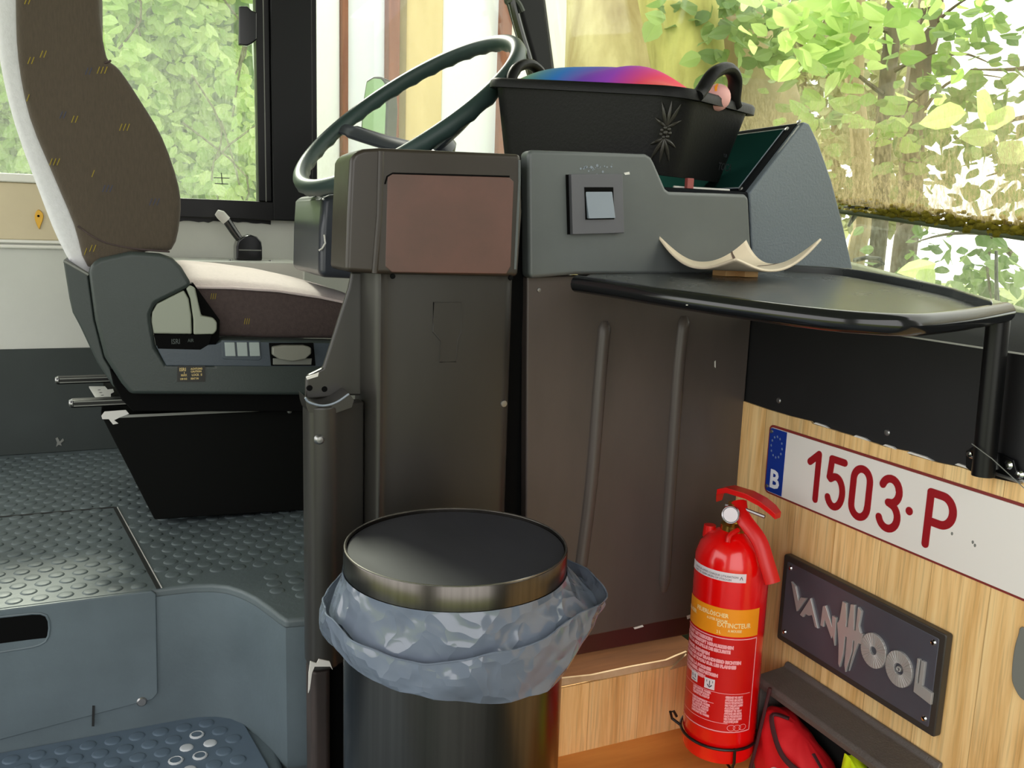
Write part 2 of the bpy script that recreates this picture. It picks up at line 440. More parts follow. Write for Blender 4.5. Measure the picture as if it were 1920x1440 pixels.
defm('paint_blue', (222, 234, 246), .6, c2=(240, 245, 250), vscale=3, stretch=(1, 1, .3))
defm('post_brown', (146, 92, 66), .7, c2=(120, 70, 50), vscale=20, stretch=(1, 1, .1))
defm('panel_tan', (226, 206, 150), .7, c2=(206, 186, 128), vscale=4, stretch=(1, 1, .4))
defm('spot_orange', (240, 176, 130), .6)
defm('soil', (84, 96, 48), .9, c2=(120, 130, 60), vscale=2)
defm('bark', (100, 88, 68), .9, c2=(70, 64, 48), vscale=14, stretch=(1, 1, .25), bump=.6, bscale=40)
defm('bark_pale', (230, 220, 168), .9, c2=(166, 148, 100), vscale=5, stretch=(1, 1, .3), bump=.5, bscale=30)
defm('bark_moss', (212, 206, 124), .9, c2=(158, 152, 84), vscale=9, stretch=(1, 1, .4), bump=.5, bscale=30)
defm('bark_tan', (160, 144, 106), .9, c2=(128, 118, 80), vscale=7, stretch=(1, 1, .35), bump=.5, bscale=30)
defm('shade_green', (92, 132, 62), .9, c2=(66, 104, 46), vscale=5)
defm('pink_skin', (236, 176, 172), .6)
defm('red_chip', (150, 70, 66), .5)
M['planks_y'] = plank_mat('planks_y', (240, 200, 138), (216, 168, 102), (250, 220, 162), 'Y', .083)
M['planks_x'] = plank_mat('planks_x', (234, 192, 130), (210, 160, 96), (244, 210, 152), 'X', .095)
M['glass'] = glass_mat('glass', dirt=.35, z0=1.2, z1=2.0, dc=(210, 225, 190))
M['glass_dirty'] = glass_mat('glass_dirty', (250, 252, 246), dirt=1.1, z0=1.23, z1=1.60, dc=(196, 182, 142))
M['glass_low'] = glass_mat('glass_low', (252, 254, 251), dirt=.25, z0=1.05, z1=1.5, dc=(220, 225, 200))
M['leaf_bright'] = leaf_mat('leaf_bright', (158, 194, 96), (226, 240, 170), .55)
M['leaf_mid'] = leaf_mat('leaf_mid', (150, 190, 96), (212, 232, 150), .55)
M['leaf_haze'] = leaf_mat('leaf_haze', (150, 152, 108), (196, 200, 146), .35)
M['leaf_soft'] = leaf_mat('leaf_soft', (104, 138, 78), (166, 192, 118), .45)

def rainbow_mat():
    m = bpy.data.materials.new('rainbow'); m.use_nodes = True; nt = m.node_tree; N = nt.nodes; L = nt.links; b = N['Principled BSDF']
    b.inputs['Roughness'].default_value = .85
    tc = N.new('ShaderNodeTexCoord'); sp = N.new('ShaderNodeSeparateXYZ'); L.new(tc.outputs['Generated'], sp.inputs['Vector'])
    a = N.new('ShaderNodeMath'); a.operation = 'SUBTRACT'; L.new(sp.outputs['X'], a.inputs[0]); 
    k = N.new('ShaderNodeMath'); k.operation = 'MULTIPLY'; k.inputs[1].default_value = 2.6; L.new(sp.outputs['Y'], k.inputs[0]); L.new(k.outputs[0], a.inputs[1])
    mr = N.new('ShaderNodeMapRange'); mr.inputs['From Min'].default_value = -2.1; mr.inputs['From Max'].default_value = .6; L.new(a.outputs[0], mr.inputs['Value'])
    cr = N.new('ShaderNodeValToRGB'); L.new(mr.outputs['Result'], cr.inputs['Fac']); e = cr.color_ramp.elements
    e[0].color = rgb((236, 180, 40)); e[1].color = rgb((240, 130, 70))
    for p, c in ((.14, (90, 140, 100)), (.3, (20, 110, 190)), (.45, (110, 60, 180)), (.58, (150, 60, 190)), (.74, (230, 50, 90))):
        x = e.new(p); x.color = rgb(c)
    L.new(cr.outputs['Color'], b.inputs['Base Color']); return m
M['rainbow'] = rainbow_mat()

# ------------------------------------------------------------------ the setting
XW, YP, ZF, YL = .9275, 1.137, .62, 2.40
rng = random.Random(4)

# driver's platform with its curved edge, low step beside it, aisle floor
edge = [(-1.7, 1.43), (.06, 1.43), (.09, 1.428), (.118, 1.420), (.140, 1.405), (.158, 1.380), (.174, 1.347), (.188, 1.305), (.199, 1.268), (.206, 1.250), (.245, 1.244), (.245, 1.19)]
b = B(); b.prism([V((x, y, .30)) for x, y in edge+[(.46, 1.19), (.46, 1.47), (.93, 1.47), (.93, YL), (-1.7, YL)]], (0, 0, ZF-.30))
floor = struct(obj('floor', b, 'floor_rubber', bevel=.006))
b = B()
def stud(b, x, y, z, r=.0125, h=.0018):
    b.lathe((x, y, z), [(r, 0), (r*.9, h*.7), (r*.7, h), (.0001, h)], 12, cap0=False, cap1=False)
row = 0; y = 1.452
while y < 2.38:
    x = -.62+(.0175 if row % 2 else 0)
    while x < .42:
        inb = (y > 1.445+max(0, (x-.05))*0) and not (x > .11 and y < 1.44+0*x)
        if x > .115 and y < 1.46: inb = False
        # keep the seam of the hatch clear
        if not (abs(x-(-.026+(y-1.888)*(.038+.026)/(1.429-1.888))) < .014 and y < 1.90) and abs(y-1.892) > .012 and inb: stud(b, x, y, ZF)
        x += .035
    y += .0303; row += 1
x = .19
for yy in [1.30+.0303*i for i in range(5)]:
    for xx in [.212+.035*i for i in range(3)]:
        if yy > 1.30+(.25-xx)*.9: stud(b, xx, yy, ZF)
obj('stud_pattern', b, 'floor_rubber', floor, ang=50)
b = B(); b.rings([[V((x, y-.002, z)) for x, y in edge] for z in (.38, ZF-.012)], False, False, closed=False); obj('riser', b, 'step_rubber', floor, ang=28)
b = B()   # seams around the hatch in the platform
def strip(b, p, q, w, z):
    d = (V(q)-V(p)).normalized(); n = V((-d.y, d.x))*w/2
    b.prism([V((p[0]+n.x, p[1]+n.y, z)), V((p[0]-n.x, p[1]-n.y, z)), V((q[0]-n.x, q[1]-n.y, z)), V((q[0]+n.x, q[1]+n.y, z))], (0, 0, .0012))
strip(b, (-1.0, 1.90), (-.026, 1.888), .006, ZF); obj('seam', b, 'seam', floor)
b = B(); strip(b, (-.026, 1.888), (.038, 1.431), .006, ZF); obj('seam', b, 'seam', floor)
b = B(); b.prism([V((-.0215, 1.886, ZF)), V((-.0203, 1.886, ZF)), V((.0437, 1.431, ZF)), V((.0425, 1.431, ZF))], (0, 0, .0016))
obj('edge_strip', b, 'steel_white', floor)
b = B(); b.box(-1.7, .2, .55, 1.43, .2, .385)
struct(obj('floor', b, 'step_rubber', bevel=.01))
b = B(); b.box(-1.7, .95, -1.0, 1.19, .14, .2)
struct(obj('floor', b, 'floor_rubber'))

mt = thing('step_mat', (0, 1.2, .385), 'blue grey rubber mat with worn round studs on the low step', 'mat')
pl = [V((-.7, 1.425, .385)), V((.10, 1.43, .385)), V((.135, 1.42, .385)), V((.158, 1.39, .385)), V((.185, 1.2, .385)), V((.19, .6, .385)), V((-.7, .6, .385))]
obj('mat_sheet', B().prism(pl, (0, 0, .004)), 'mat_rubber', mt, bevel=.002)
b = B(); b2 = B(); row = 0; y = 1.19; worn = 0
while y < 1.41:
    x = -.3+(.0175 if row % 2 else 0)
    while x < .155:
        if x < .15-(y-1.3)*.25:
            near = .035 < x < .105 and 1.25 < y < 1.40
            if near and rng.random() < .85:
                if rng.random() < .5: stud(b2, x, y, .389, .0105, .002)
                else:
                    b.lathe((x, y, .389), [(.0105, 0), (.0095, .0016), (.008, .002), (.0001, .002)], 12, cap0=False, cap1=False)
                    b2.lathe((x, y, .3892), [(.0112, 0), (.0112, .0014), (.0088, .0026), (.008, .002)], 12, cap0=False, cap1=False)
            else: stud(b, x, y, .389)
        x += .035
    y += .0303; row += 1
obj('stud_pattern', b, 'mat_rubber', mt, ang=50); lab(obj('worn_stud_pattern', b2, 'worn_stud', mt, ang=50), 'pale worn studs of the mat')

# front of the platform: step hatch with recessed pull
st = thing('step_hatch', (-.2, 1.425, .39), 'grey step front flap with recessed pull and corner screw', 'step flap')
p = [PY(a, c, 1.424) for a, c in ((-120, 1158), (0, 1144), (285, 1108), (293, 1114), (296, 1300), (286, 1312), (0, 1388), (-120, 1420))]
obj('flap', B().prism(p, (0, .006, 0)), 'step_rubber', st, bevel=.002)
rim = [PY(a, c, 1.4245) for a, c in ((-110, 1168), (60, 1150), (76, 1150), (87, 1154), (92, 1164), (93, 1178), (91, 1192), (85, 1203), (74, 1209), (60, 1213), (-110, 1240))]
b = B(); b.tube(rim, .0022, 8, True); obj('pull_rim', b, 'step_rubber', st)
b = B(); b.prism([q+V((0, -.0008, 0)) for q in rim], (0, .004, 0)); lab(obj('pull_shade', b, 'gap_black', st), 'black sheet for the shade in the pull')  # shade inside the pull put in as a flat black sheet
b = B(); b.prism([PY(a, c, 1.4233) for a, c in ((-110, 1240), (60, 1213), (74, 1209), (85, 1203), (89, 1196), (60, 1199), (-110, 1221))], (0, .002, 0)); lab(obj('pull_lip', b, 'step_rubber', st), 'lower lip of the pull')
b = B(); b.lathe(PY(266, 1316, 1.4235), [(.0001, -.002), (.006, -.002), (.008, 0), (.008, .002)], 16, 'Y'); obj('screw', b, 'screw', st)
b = B(); b.prism([PY(a, c, 1.4225) for a, c in ((173, 1324), (178, 1324), (177, 1362), (172, 1362))], (0, .002, 0)); lab(obj('slot', b, 'seam', st), 'dark slot at the lower edge')

# left wall
b = B(); b.box(-1.7, 1.24, YL, YL+.05, .2, 1.205); struct(obj('wall_left', b, 'cream_wall'))
b = B(); b.box(-1.7, 1.02, YL, YL+.05, 2.15, 2.4); struct(obj('wall_left', b, 'cream_wall'))
b = B(); b.box(-1.7, .33, YL-.008, YL, ZF, .88); struct(obj('baseboard_left', b, 'dark_lining', bevel=.002))
b = B(); b.box(-1.7, .03, YL-.012, YL, 1.140, 1.272); struct(obj('trim_1', b, 'beige_wall', bevel=.003))
b = B(); b.tube([(-1.7, YL-.006, 1.124), (.03, YL-.006, 1.124)], .0045, 8); struct(obj('trim_2', b, 'white_bead'))
b = B(); b.box(-1.7, .03, YL-.02, YL+.05, 1.272, 1.292); struct(obj('trim_3', b, 'white_bead', bevel=.004))
b = B(); b.box(-1.7, .03, YL-.010, YL, 1.132, 1.142); struct(obj('trim_4', b, 'white_bead', bevel=.003))
b = B(); b.box(-1.7, 1.3, -.62, YL+.05, 2.4, 2.46); struct(obj('ceiling', b, 'ceiling_grey'))
b = B(); b.box(-1.7, -.80, -.62, -.57, .2, 2.4); struct(obj('wall_right', b, 'ceiling_grey'))  # unseen wall pieces beside the doorway, added for the bin's reflections
b = B(); b.box(.66, 1.45, -.62, -.57, .2, 2.4); struct(obj('wall_right', b, 'ceiling_grey'))

kh = thing('keyhole_cover', (-.2, YL-.012, 1.17), 'small brass keyhole cover on the beige wall panel', 'keyhole cover')
kp = [PY(a, c, YL-.016) for a, c in ((72, 393), (80, 400), (81, 410), (76, 424), (74, 430), (70, 424), (65, 410), (66, 400))]
obj('plate', B().prism(catmull(kp, 3, True), (0, .004, 0)), 'brass_old', kh, bevel=.001)
b = B(); b.lathe(PY(72, 405, YL-.018), [(.0001, 0), (.0028, 0), (.0028, .003)], 10, 'Y'); lab(obj('keyhole', b, 'gap_black', kh), 'dark keyhole')
b = B(); b.prism([PY(a, c, YL-.0095) for a, c in ((104, 822), (108, 820), (112, 828), (118, 822), (120, 826), (114, 831), (116, 836), (110, 834), (105, 838), (107, 830))], (0, .002, 0))
tag(obj('wall_scuff', b, 'handle_grey'), 'pale cross shaped scuff on the dark wall lining', 'scuff')

# side windows
w1 = thing('window_1', (-.6, YL, 1.205), 'rear side window in a black frame with a sliding latch', 'window'); struct(w1)
b = B(); b.box(.03, .475, YL-.03, YL+.03, 1.205, 1.252); b.box(.338, .372, YL-.02, YL+.03, 1.252, 2.15); b.box(-1.7, .475, YL-.01, YL+.03, 2.11, 2.15)
obj('frame', b, 'black_frame', w1, bevel=.003)
b = B(); b.box(.372, .475, YL-.035, YL+.05, 1.205, 2.15); obj('pillar', b, 'pillar_black', w1, bevel=.004)
b = B(); b.box(.355, .3575, YL-.022, YL-.019, 1.252, 2.15); lab(obj('bead', b, 'handle_grey', w1), 'thin pale bead on the frame')
b = B(); b.box(-1.7, .34, YL+.012, YL+.017, 1.25, 2.12); obj('pane', b, 'glass', w1)
b = B(); b.prism([PY(a, c, YL-.022) for a, c in ((446, 14), (462, 14), (470, 22), (480, 26), (480, 76), (470, 84), (462, 88), (446, 86))], (0, -.018, 0)); obj('latch', b, 'gloss_black', w1, bevel=.003)
b = B()
for q0, q1 in (((401, 333), (430, 334)), ((415, 324), (417, 346)), ((403, 344), (428, 345))):
    a, c = PY(*q0, YL+.0115), PY(*q1, YL+.0115); b.tube([a, c], .0012, 6)
lab(obj('glass_mark', b, 'housing', w1), 'small dark etched mark in the corner of the glass')
w2 = thing('window_2', (.8, YL, 1.205), 'front side window beside the steering wheel', 'window'); struct(w2)
b = B(); b.box(.475, .489, YL-.02, YL+.03, 1.205, 2.15); b.box(.475, 1.2, YL-.02, YL+.04, 1.16, 1.205); b.box(.475, 1.03, YL-.01, YL+.03, 2.11, 2.15); obj('frame', b, 'black_frame', w2, bevel=.003)
b = B(); b.prism([V((.48, YL+.012, 1.2)), V((1.2, YL+.012, 1.2)), V((1.15, YL+.012, 1.6)), V((1.04, YL+.012, 1.9)), V((.98, YL+.012, 2.12)), V((.48, YL+.012, 2.12))], (0, .005, 0)); obj('pane', b, 'glass_low', w2)

# torn edge of the black paint under the window
b = B(); top = [V((.06, YL-.001, 1.21))]; bot = []
n = 26
for i in range(n+1):
    x = .06+.31*i/n; bot.append(V((x, YL-.001, 1.196+rng.uniform(-.003, .003))))
b.prism([V((.37, YL-.001, 1.21))]+bot[::-1]+top, (0, -.003, 0)); struct(obj('trim_5', b, 'black_frame'))

# A pillar with its grab rail
ap = thing('trim_6', (1.17, YL, 1.1), 'black windscreen pillar with a slim grab rail', 'pillar'); struct(ap)
L_ = [(1.17, 1.1), (1.155, 1.48), (1.113, 1.643), (1.039, 1.836), (.93, 2.12), (.82, 2.4)]; R_ = [(1.235, 1.1), (1.21, 1.35), (1.172, 1.648), (1.132, 1.847), (1.06, 2.15), (1.0, 2.4)]
b = B(); b.prism([V((x, YL-.03, z)) for x, z in L_+R_[::-1]], (0, .08, 0)); obj('post', b, 'pillar_black', ap, bevel=.012, seg=3)
b = B(); b.tube(catmull([PY(a, c, YL-.06) for a, c in ((952, -40), (962, 10), (975, 60), (990, 110), (1003, 160))], 5), .012, 10); obj('grab_rail', b, 'gloss_black', ap)
b = B(); b.tube(catmull([PY(a, c, YL-.065) for a, c in ((948, 4), (962, -2), (972, 6), (980, 22))], 5), .008, 8); lab(obj('rail_clip', b, 'housing', ap), 'grey clip on the grab rail')

# windscreen, bowed forward, raked
WS = [(2.40, 1.235), (2.2, 1.32), (1.9, 1.41), (1.5, 1.485), (1.1, 1.52), (.6, 1.54), (0, 1.52), (-.4, 1.46)]
def wx(y, z):
    y = max(-.4, min(2.4, y))
    for (ya, xa), (yb, xb) in zip(WS, WS[1:]):
        if yb <= y <= ya: 
            t = (ya-y)/(ya-yb); x = xa+(xb-xa)*t; break
    return x-.2*(z-1.2)
def PW(px, py, d=0):
    x = 1.5
    for _ in range(12): q = PX(px, py, x); x = wx(q.y, q.z)-d
    return q
mossl = [PW(1560, 384), PW(1640, 396), PW(1747, 410), PW(1830, 420), PW(1920, 434)]
def mz(y):
    a, c = mossl[0], mossl[-1]; return a.z+(c.z-a.z)*(y-a.y)/(c.y-a.y) if y < 1.9 else a.z+(c.z-a.z)*(1.9-a.y)/(c.y-a.y)
gas = [PW(1590, 497), PW(1700, 525), PW(1800, 552), PW(1920, 586)]
def gz(y):
    a, c = gas[0], gas[-1]; return a.z+(c.z-a.z)*(min(y, 1.9)-a.y)/(c.y-a.y)
ws = thing('window_3', (1.4, 1.0, 1.0), 'windscreen streaked with algae above a mossy joint', 'window'); struct(ws)
ys = lambda u: 2.38-2.7*u
b = B(); b.surf(lambda u, v: V((wx(ys(u), mz(ys(u))+.006+v*1.1), ys(u), mz(ys(u))+.006+v*1.1)), 40, 4); lab(obj('upper_pane', b, 'glass_dirty', ws, solid=.006), 'windscreen glass with brown algae streaks')
b = B(); b.surf(lambda u, v: V((wx(ys(u), gz(ys(u))+v*(mz(ys(u))-gz(ys(u)))), ys(u), gz(ys(u))+v*(mz(ys(u))-gz(ys(u))))), 40, 1); lab(obj('lower_pane', b, 'glass_low', ws, solid=.006), 'cleaner strip of glass below the joint')
def along(f, dx=0, dz=0, n=30): return [V((wx(2.38-2.7*i/n, f(2.38-2.7*i/n))+dx, 2.38-2.7*i/n, f(2.38-2.7*i/n)+dz)) for i in range(n+1)]
b = B(); b.tube(along(mz, .0, -.012), .004, 8, flat=1.2); lab(obj('joint', b, 'gasket_green', ws), 'weathered rubber joint')
b = B()
def mossrow(b, cz, h, n, seed, rr):
    r = random.Random(seed)
    for i in range(n):
        y = 2.2-2.4*i/n+r.uniform(-.004, .004); z = mz(y)+cz+r.uniform(-h, h)
        k = .55 if y > 1.42 else 1
        b.sphere((wx(y, z)+r.uniform(-.002, .008), y, z), rr*r.uniform(.6, 1.25)*k, (.8, 1.2, .8), 4)
mossrow(b, -.006, .006, 520, 5, .0095); mossrow(b, .006, .006, 420, 6, .0085)
mo = obj('moss', b, 'moss', ws, ang=80); stuff(mo); lab(mo, 'olive moss growing along the joint')
b = B(); mossrow(b, .016, .007, 380, 8, .006)
mo = obj('moss_fringe', b, 'moss_light', ws, ang=80); stuff(mo); lab(mo, 'thin pale moss above the joint')
b = B(); g1 = along(gz, -.004, 0); g2 = along(gz, -.03, -.03); g3 = along(gz, .02, -.07); g0 = along(gz, .012, .004)
b.rings([g0, g1, g2, g3], False, False, closed=False); lab(obj('gasket', b, 'gasket_green', ws, solid=.006), 'mossy lower rubber gasket')
# nose of the bus below the windscreen and the deck behind it
b = B(); b.surf(lambda u, v: V((wx(ys(u), 1.15)+.03, ys(u), -.4+v*(gz(ys(u))-.03+.4))), 40, 1); struct(obj('wall_front', b, 'black_board', solid=.02))
b = B(); pts = [V((XW+.022, -.3, 1.06)), V((XW+.022, YP+.02, 1.06))]+[V((wx(y, 1.06)-.01, y, 1.06)) for y in (1.15, 1.1, .9, .6, .3, 0, -.3)]
b.prism(pts, (0, 0, .02)); struct(obj('trim_7', b, 'dash_dark', bevel=.004))
b = B(); b.box(XW+.004, XW+.022, -.3, YP+.03, .2, 1.08); struct(obj('wall_front', b, 'black_board'))
# ------------------------------------------------------------------ wood-look panel on the front bulkhead
b = B()
top = [PX(a, c, XW) for a, c in ((1393, 752), (1440, 768), (1480, 780), (1520, 790), (1524, 795), (1600, 818), (1660, 838), (1700, 846), (1704, 852), (1760, 868), (1800, 876), (1840, 890), (1920, 905))]
b.prism([V((XW, YP-.001, .37)), ]+top+[V((XW, -.2, .94)), V((XW, -.2, .2)), V((XW, YP-.25, .2)), V((XW, YP-.25, .37))], (.0038, 0, 0))
wp = obj('wood_panel', b, 'planks_y'); tag(wp, 'pale plank wood panel behind the number plate and extinguisher', 'wood panel')
r = random.Random(9)
for a, c in ((1525, 797), (1600, 821), (1655, 838), (1700, 852), (1790, 874), (1880, 896)):
    q = PX(a, c-3, XW-.0002); L = r.uniform(.02, .045)
    b = B(); b.prism([q, q+V((0, -L, -.0005)), q+V((0, -L*.7, .002)), q+V((0, -.004, .0025))], (.0035, 0, 0)); lab(obj('chipped_edge', b, 'chip_white', wp), 'white splintered chip of the top edge')
for a, c in ((1458, 752), (1662, 810), (1450, 420+400)):
    pass
# grey oval recess plate at the right edge
b = B(); oy = [PX(a, c, XW) for a, c in ((1922, 1175), (1912, 1190), (1904, 1220), (1900, 1262), (1904, 1286), (1922, 1312))]
c0 = oy[0]; ol = catmull(oy+[q+V((0, -2*(q.y-c0.y)-.03, 0)) for q in oy[::-1][1:-1]], 4, True)
b.prism(ol, (-.004, 0, 0)); hp = obj('pull_plate', b, 'handle_grey', bevel=.002, seg=2); tag(hp, 'rounded grey pull plate on the wood panel beside the nameplate', 'pull plate')

# ------------------------------------------------------------------ number plate
np_ = thing('number_plate', (XW-.002, .8, .8), 'white number plate with red characters and a blue strip', 'number plate')
PL, PB, PWD, PH = 1.067, .804, .52, .11
def pm(u, v, h): return V((XW-.0035-h, PL-u, PB+v))
b = B(); b.prism([pm(u, v, -.0025) for u, v in rect_round(0, PWD, 0, PH, .009)], (-.0012, 0, 0)); lab(obj('border', b, 'plate_border', np_), 'dull red border')
b = B(); b.prism([pm(u, v, -.001) for u, v in rect_round(.0035, PWD-.0035, .0035, PH-.0035, .007)], (-.0012, 0, 0)); obj('plate', b, 'plate_white', np_)
b = B(); q = [p_ for p_ in rect_round(.0042, .08, .0042, PH-.0042, .006) if p_[0] < .04]; b.flat([(.042, .0042), (.042, PH-.0042)]+q, pm, .0008)
es = obj('euro_strip', b, 'plate_blue', np_); lab(es, 'blue strip with a ring of stars')
b = B()
for k in range(12):
    a = 2*PI*k/12; cu, cv = .0225+.0125*math.cos(a), .078+.0165*math.sin(a)
    b.flat([(cu+(.0022 if i % 2 == 0 else .0009)*math.cos(PI/2+PI*i/5), cv+(.0022 if i % 2 == 0 else .0009)*math.sin(PI/2+PI*i/5)) for i in range(10)], pm, .0012)
obj('star_ring', b, 'plate_star', es)
b = B(); b.text('B', .040, pm, .0125, .013, 1.0, .0012, .0013); obj('country_letter', b, 'plate_ink_white', es)
ch = B()
def arc(cx, cy, rx, ry, a0, a1, n=14): return [(cx+rx*math.cos(math.radians(a0+(a1-a0)*i/n)), cy+ry*math.sin(math.radians(a0+(a1-a0)*i/n))) for i in range(n+1)]
W = .0105; z0, z1 = .021, .089
x = .096
ch.stroke([(x, .074), (x+.017, z1), (x+.017, z0)], W, pm)
x = .135
ch.stroke([(x+.028, z1), (x+.004, z1), (x+.002, .062)]+arc(x+.014, .0435, .0145, .0215, 130, -130, 18)[0:1]+arc(x+.0145, .043, .0145, .022, 115, -150, 18), W, pm)
x = .182
ch.stroke(arc(x+.0145, z1-.0165, .0145, .0165, 0, 180)+arc(x+.0145, z0+.0165, .0145, .0165, 180, 360), W, pm, closed=True)
x = .232
ch.stroke(arc(x+.0145, z1-.0165, .0145, .0165, 160, -70)+[(x+.013, .0562)]+arc(x+.0145, z0+.0172, .0155, .0172, 65, -160), W, pm)
ch.stroke([(.2795, .055)], .011, pm)
x = .309
ch.stroke([(x, z0), (x, z1)], W, pm); ch.stroke([(x, z1), (x+.018, z1)]+arc(x+.018, z1-.0185, .0165, .0185, 90, -90)+[(x, z1-.037)], W, pm)
lab(obj('characters', ch, 'plate_red', np_), 'dark red characters 1503 dot P')
for cu, cv in ((.0085, .1), (.0085, .012)):
    b = B(); b.lathe(pm(cu, cv, .0005), [(.0001, -.0024), (.0026, -.0018), (.0032, 0)], 12, 'X', cap1=False); obj('rivet', b, 'screw', np_)
for a, c in ((1789, 1000), (1832, 1022), (1828, 1016)):
    b = B(); q = PX(a, c, XW); b.flat([(PL-q.y+.0018*math.cos(k), q.z-PB+.0024*math.sin(k)) for k in range(6)], pm, .0002); lab(obj('paint_speck', b, 'handle_grey', np_), 'small dark chip in the white paint')

# ------------------------------------------------------------------ dark maker's sign with raised letters
sg = thing('nameplate', (XW-.004, .85, .59), 'dark metal nameplate with raised silver lettering below the number plate', 'nameplate')
SY0, SY1, SZ0, SZ1 = .998, .7045, .588, .7265
def sm(u, v, h): return V((XW-.0105-h, SY0-u, SZ0+v))
SW, SH = SY0-SY1, SZ1-SZ0
b = B(); b.prism([V((XW-.0005, SY0-u, SZ0+v)) for u, v in rect_round(0, SW, 0, SH, .004)], (-.0125, 0, 0)); obj('rim', b, 'sign_rim', sg, bevel=.0022)
b = B(); b.prism([sm(u, v, 0) for u, v in rect_round(.009, SW-.009, .009, SH-.009, .003)], (-.0032, 0, 0)); obj('face', b, 'sign_dark', sg, bevel=.0012)
sm0 = sm
def sm(u, v, h): return sm0(u*SW/.29, v*SH/.138, h+.0032)
b = B(); T = .0035
def poly(*q): b.flat(list(q), sm, T)
# V A N rising into a tall H, then O O L
poly((.024, .103), (.034, .099), (.043, .080), (.047, .087), (.058, .090), (.041, .062)); 
poly((.048, .060), (.066, .094), (.086, .055), (.080, .055), (.072, .070), (.066, .066), (.058, .066), (.055, .059))
poly((.090, .062), (.091, .092), (.096, .095), (.116, .064), (.113, .052), (.097, .074), (.096, .062)); poly((.110, .086), (.118, .086), (.120, .044), (.113, .060))
poly((.126, .114), (.133, .114), (.137, .090), (.137, .040), (.133, .018), (.130, .022), (.127, .050), (.121, .078), (.124, .086))
poly((.141, .116), (.148, .118), (.151, .088), (.152, .050), (.144, .016), (.141, .026), (.140, .090))
poly((.154, .118), (.161, .114), (.159, .092), (.165, .080), (.157, .054), (.149, .020), (.154, .052))
poly((.120, .080), (.168, .084), (.165, .068), (.124, .066))
for cu, cv, ro, ri in ((.187, .069, .0215, .0055), (.230, .064, .0215, .0075)):
    n = 28
    for i in range(n):
        a0, a1 = 2*PI*i/n, 2*PI*(i+1)/n
        b.flat([(cu+ro*math.cos(a0), cv+ro*1.12*math.sin(a0)), (cu+ro*math.cos(a1), cv+ro*1.12*math.sin(a1)), (cu+ri*math.cos(a1), cv+ri*math.sin(a1)), (cu+ri*math.cos(a0), cv+ri*math.sin(a0))][::1], sm, T)
b.stroke(arc(.230, .064, .003, .003, 0, 360, 8), .0015, sm, T)
poly((.256, .092), (.260, .092), (.260, .060), (.256, .060)); poly((.262, .092), (.268, .092), (.268, .060), (.262, .060)); poly((.256, .061), (.283, .058), (.283, .042), (.256, .046))
lab(obj('raised_letters', b, 'sign_letter', sg, bevel=.0008), 'raised silver letters VAN HOOL')
for u, v in ((.0165, .121), (.0165, .018), (.2735, .121), (.2735, .018)):
    b = B(); b.lathe(sm(u, v, -.0002), [(.0001, -.0028), (.0028, -.0024), (.0042, 0)], 14, 'X', cap1=False); obj('screw', b, 'chrome', sg)

# ------------------------------------------------------------------ wall pocket, first-aid bag, yellow vest
pk = thing('wall_pocket', (.89, .84, .36), 'black open storage pocket under the nameplate', 'storage pocket')
ky0, ky1, kx, kz = .985, .700, .862, .552
b = B(); b.prism([V((XW-.001, ky0-.004, kz+.004)), V((XW-.006, ky0-.004, kz+.004)), V((XW-.010, ky0-.004, kz-.003)), V((kx+.004, ky0-.004, kz-.008)), V((kx, ky0-.004, kz-.014)), V((kx+.002, ky0-.004, kz-.024)), V((XW-.001, ky0-.004, kz-.024))], (0, ky1-ky0, 0)); obj('top', b, 'pocket_black', pk, bevel=.002)
b = B(); b.box(kx+.008, XW-.001, ky0-.012, ky0-.006, .36, kz-.02); obj('side', b, 'pocket_black', pk, bevel=.0015)
b = B(); b.box(kx+.004, XW-.001, ky1, ky1+.012, .36, kz-.012); obj('side', b, 'pocket_black', pk, bevel=.0015)
b = B(); b.box(XW-.008, XW-.001, ky1+.005, ky0-.008, .36, kz-.02); lab(obj('back', b, 'pocket_inner', pk), 'dark inside of the pocket')
b = B(); b.box(kx+.004, XW-.001, ky1, ky0-.006, .355, .364); obj('base', b, 'pocket_black', pk)
b = B(); b.lathe(V((kx+.004, ky0-.006, kz-.012)), [(.0001, .003), (.004, .002), (.004, -.002)], 10, 'Y'); lab(obj('end_cap', b, 'chip_white', pk), 'white chipped corner')

ab = thing('first_aid_bag', (.86, .9, .364), 'red fabric first aid bag stuffed in the black pocket', 'bag')
def bagf(u, v):
    # u around, v bottom to top; slumped pouch with a sloping shoulder
    a = 2*PI*u; z = .366+v*.118
    hx, hy = .034, .076
    ca, sa = math.cos(a), math.sin(a)
    sq = (abs(ca)**3+abs(sa)**3)**(-1/3)
    t = max(0, v-.80)/.20
    k = (1-t**2.6*.75)*(.90+.10*math.sin(PI*min(v, .8)/.8))
    y = .892+hy*sa*sq*k; x = .880+hx*ca*sq*k
    wr = .0016*math.sin(9*a+14*v)+.0012*math.sin(5*a-23*v)
    x += wr*ca; y += wr*sa
    z += .038*(y-.868)/.08*(v**2) 
    return V((max(x, kx-.028), y, z))
b = B(); b.surf(bagf, 56, 26, True)
tp = [bagf(i/56, 1) for i in range(56)]; b.face([b.bm.verts.new(q) for q in tp]); bmesh.ops.remove_doubles(b.bm, verts=b.bm.verts[:], dist=.0005)
obj('pouch', b, 'aid_red', ab, ang=60)
b = B(); b.tube([bagf(.5+(.30-.5*0)*0+.245-.0*i, .05+.93*i/12)+V((-.002, .001, 0)) for i in range(13)][::1], .0035, 8, flat=.5); lab(obj('piping', b, 'aid_seam', ab), 'dark piping down the side')
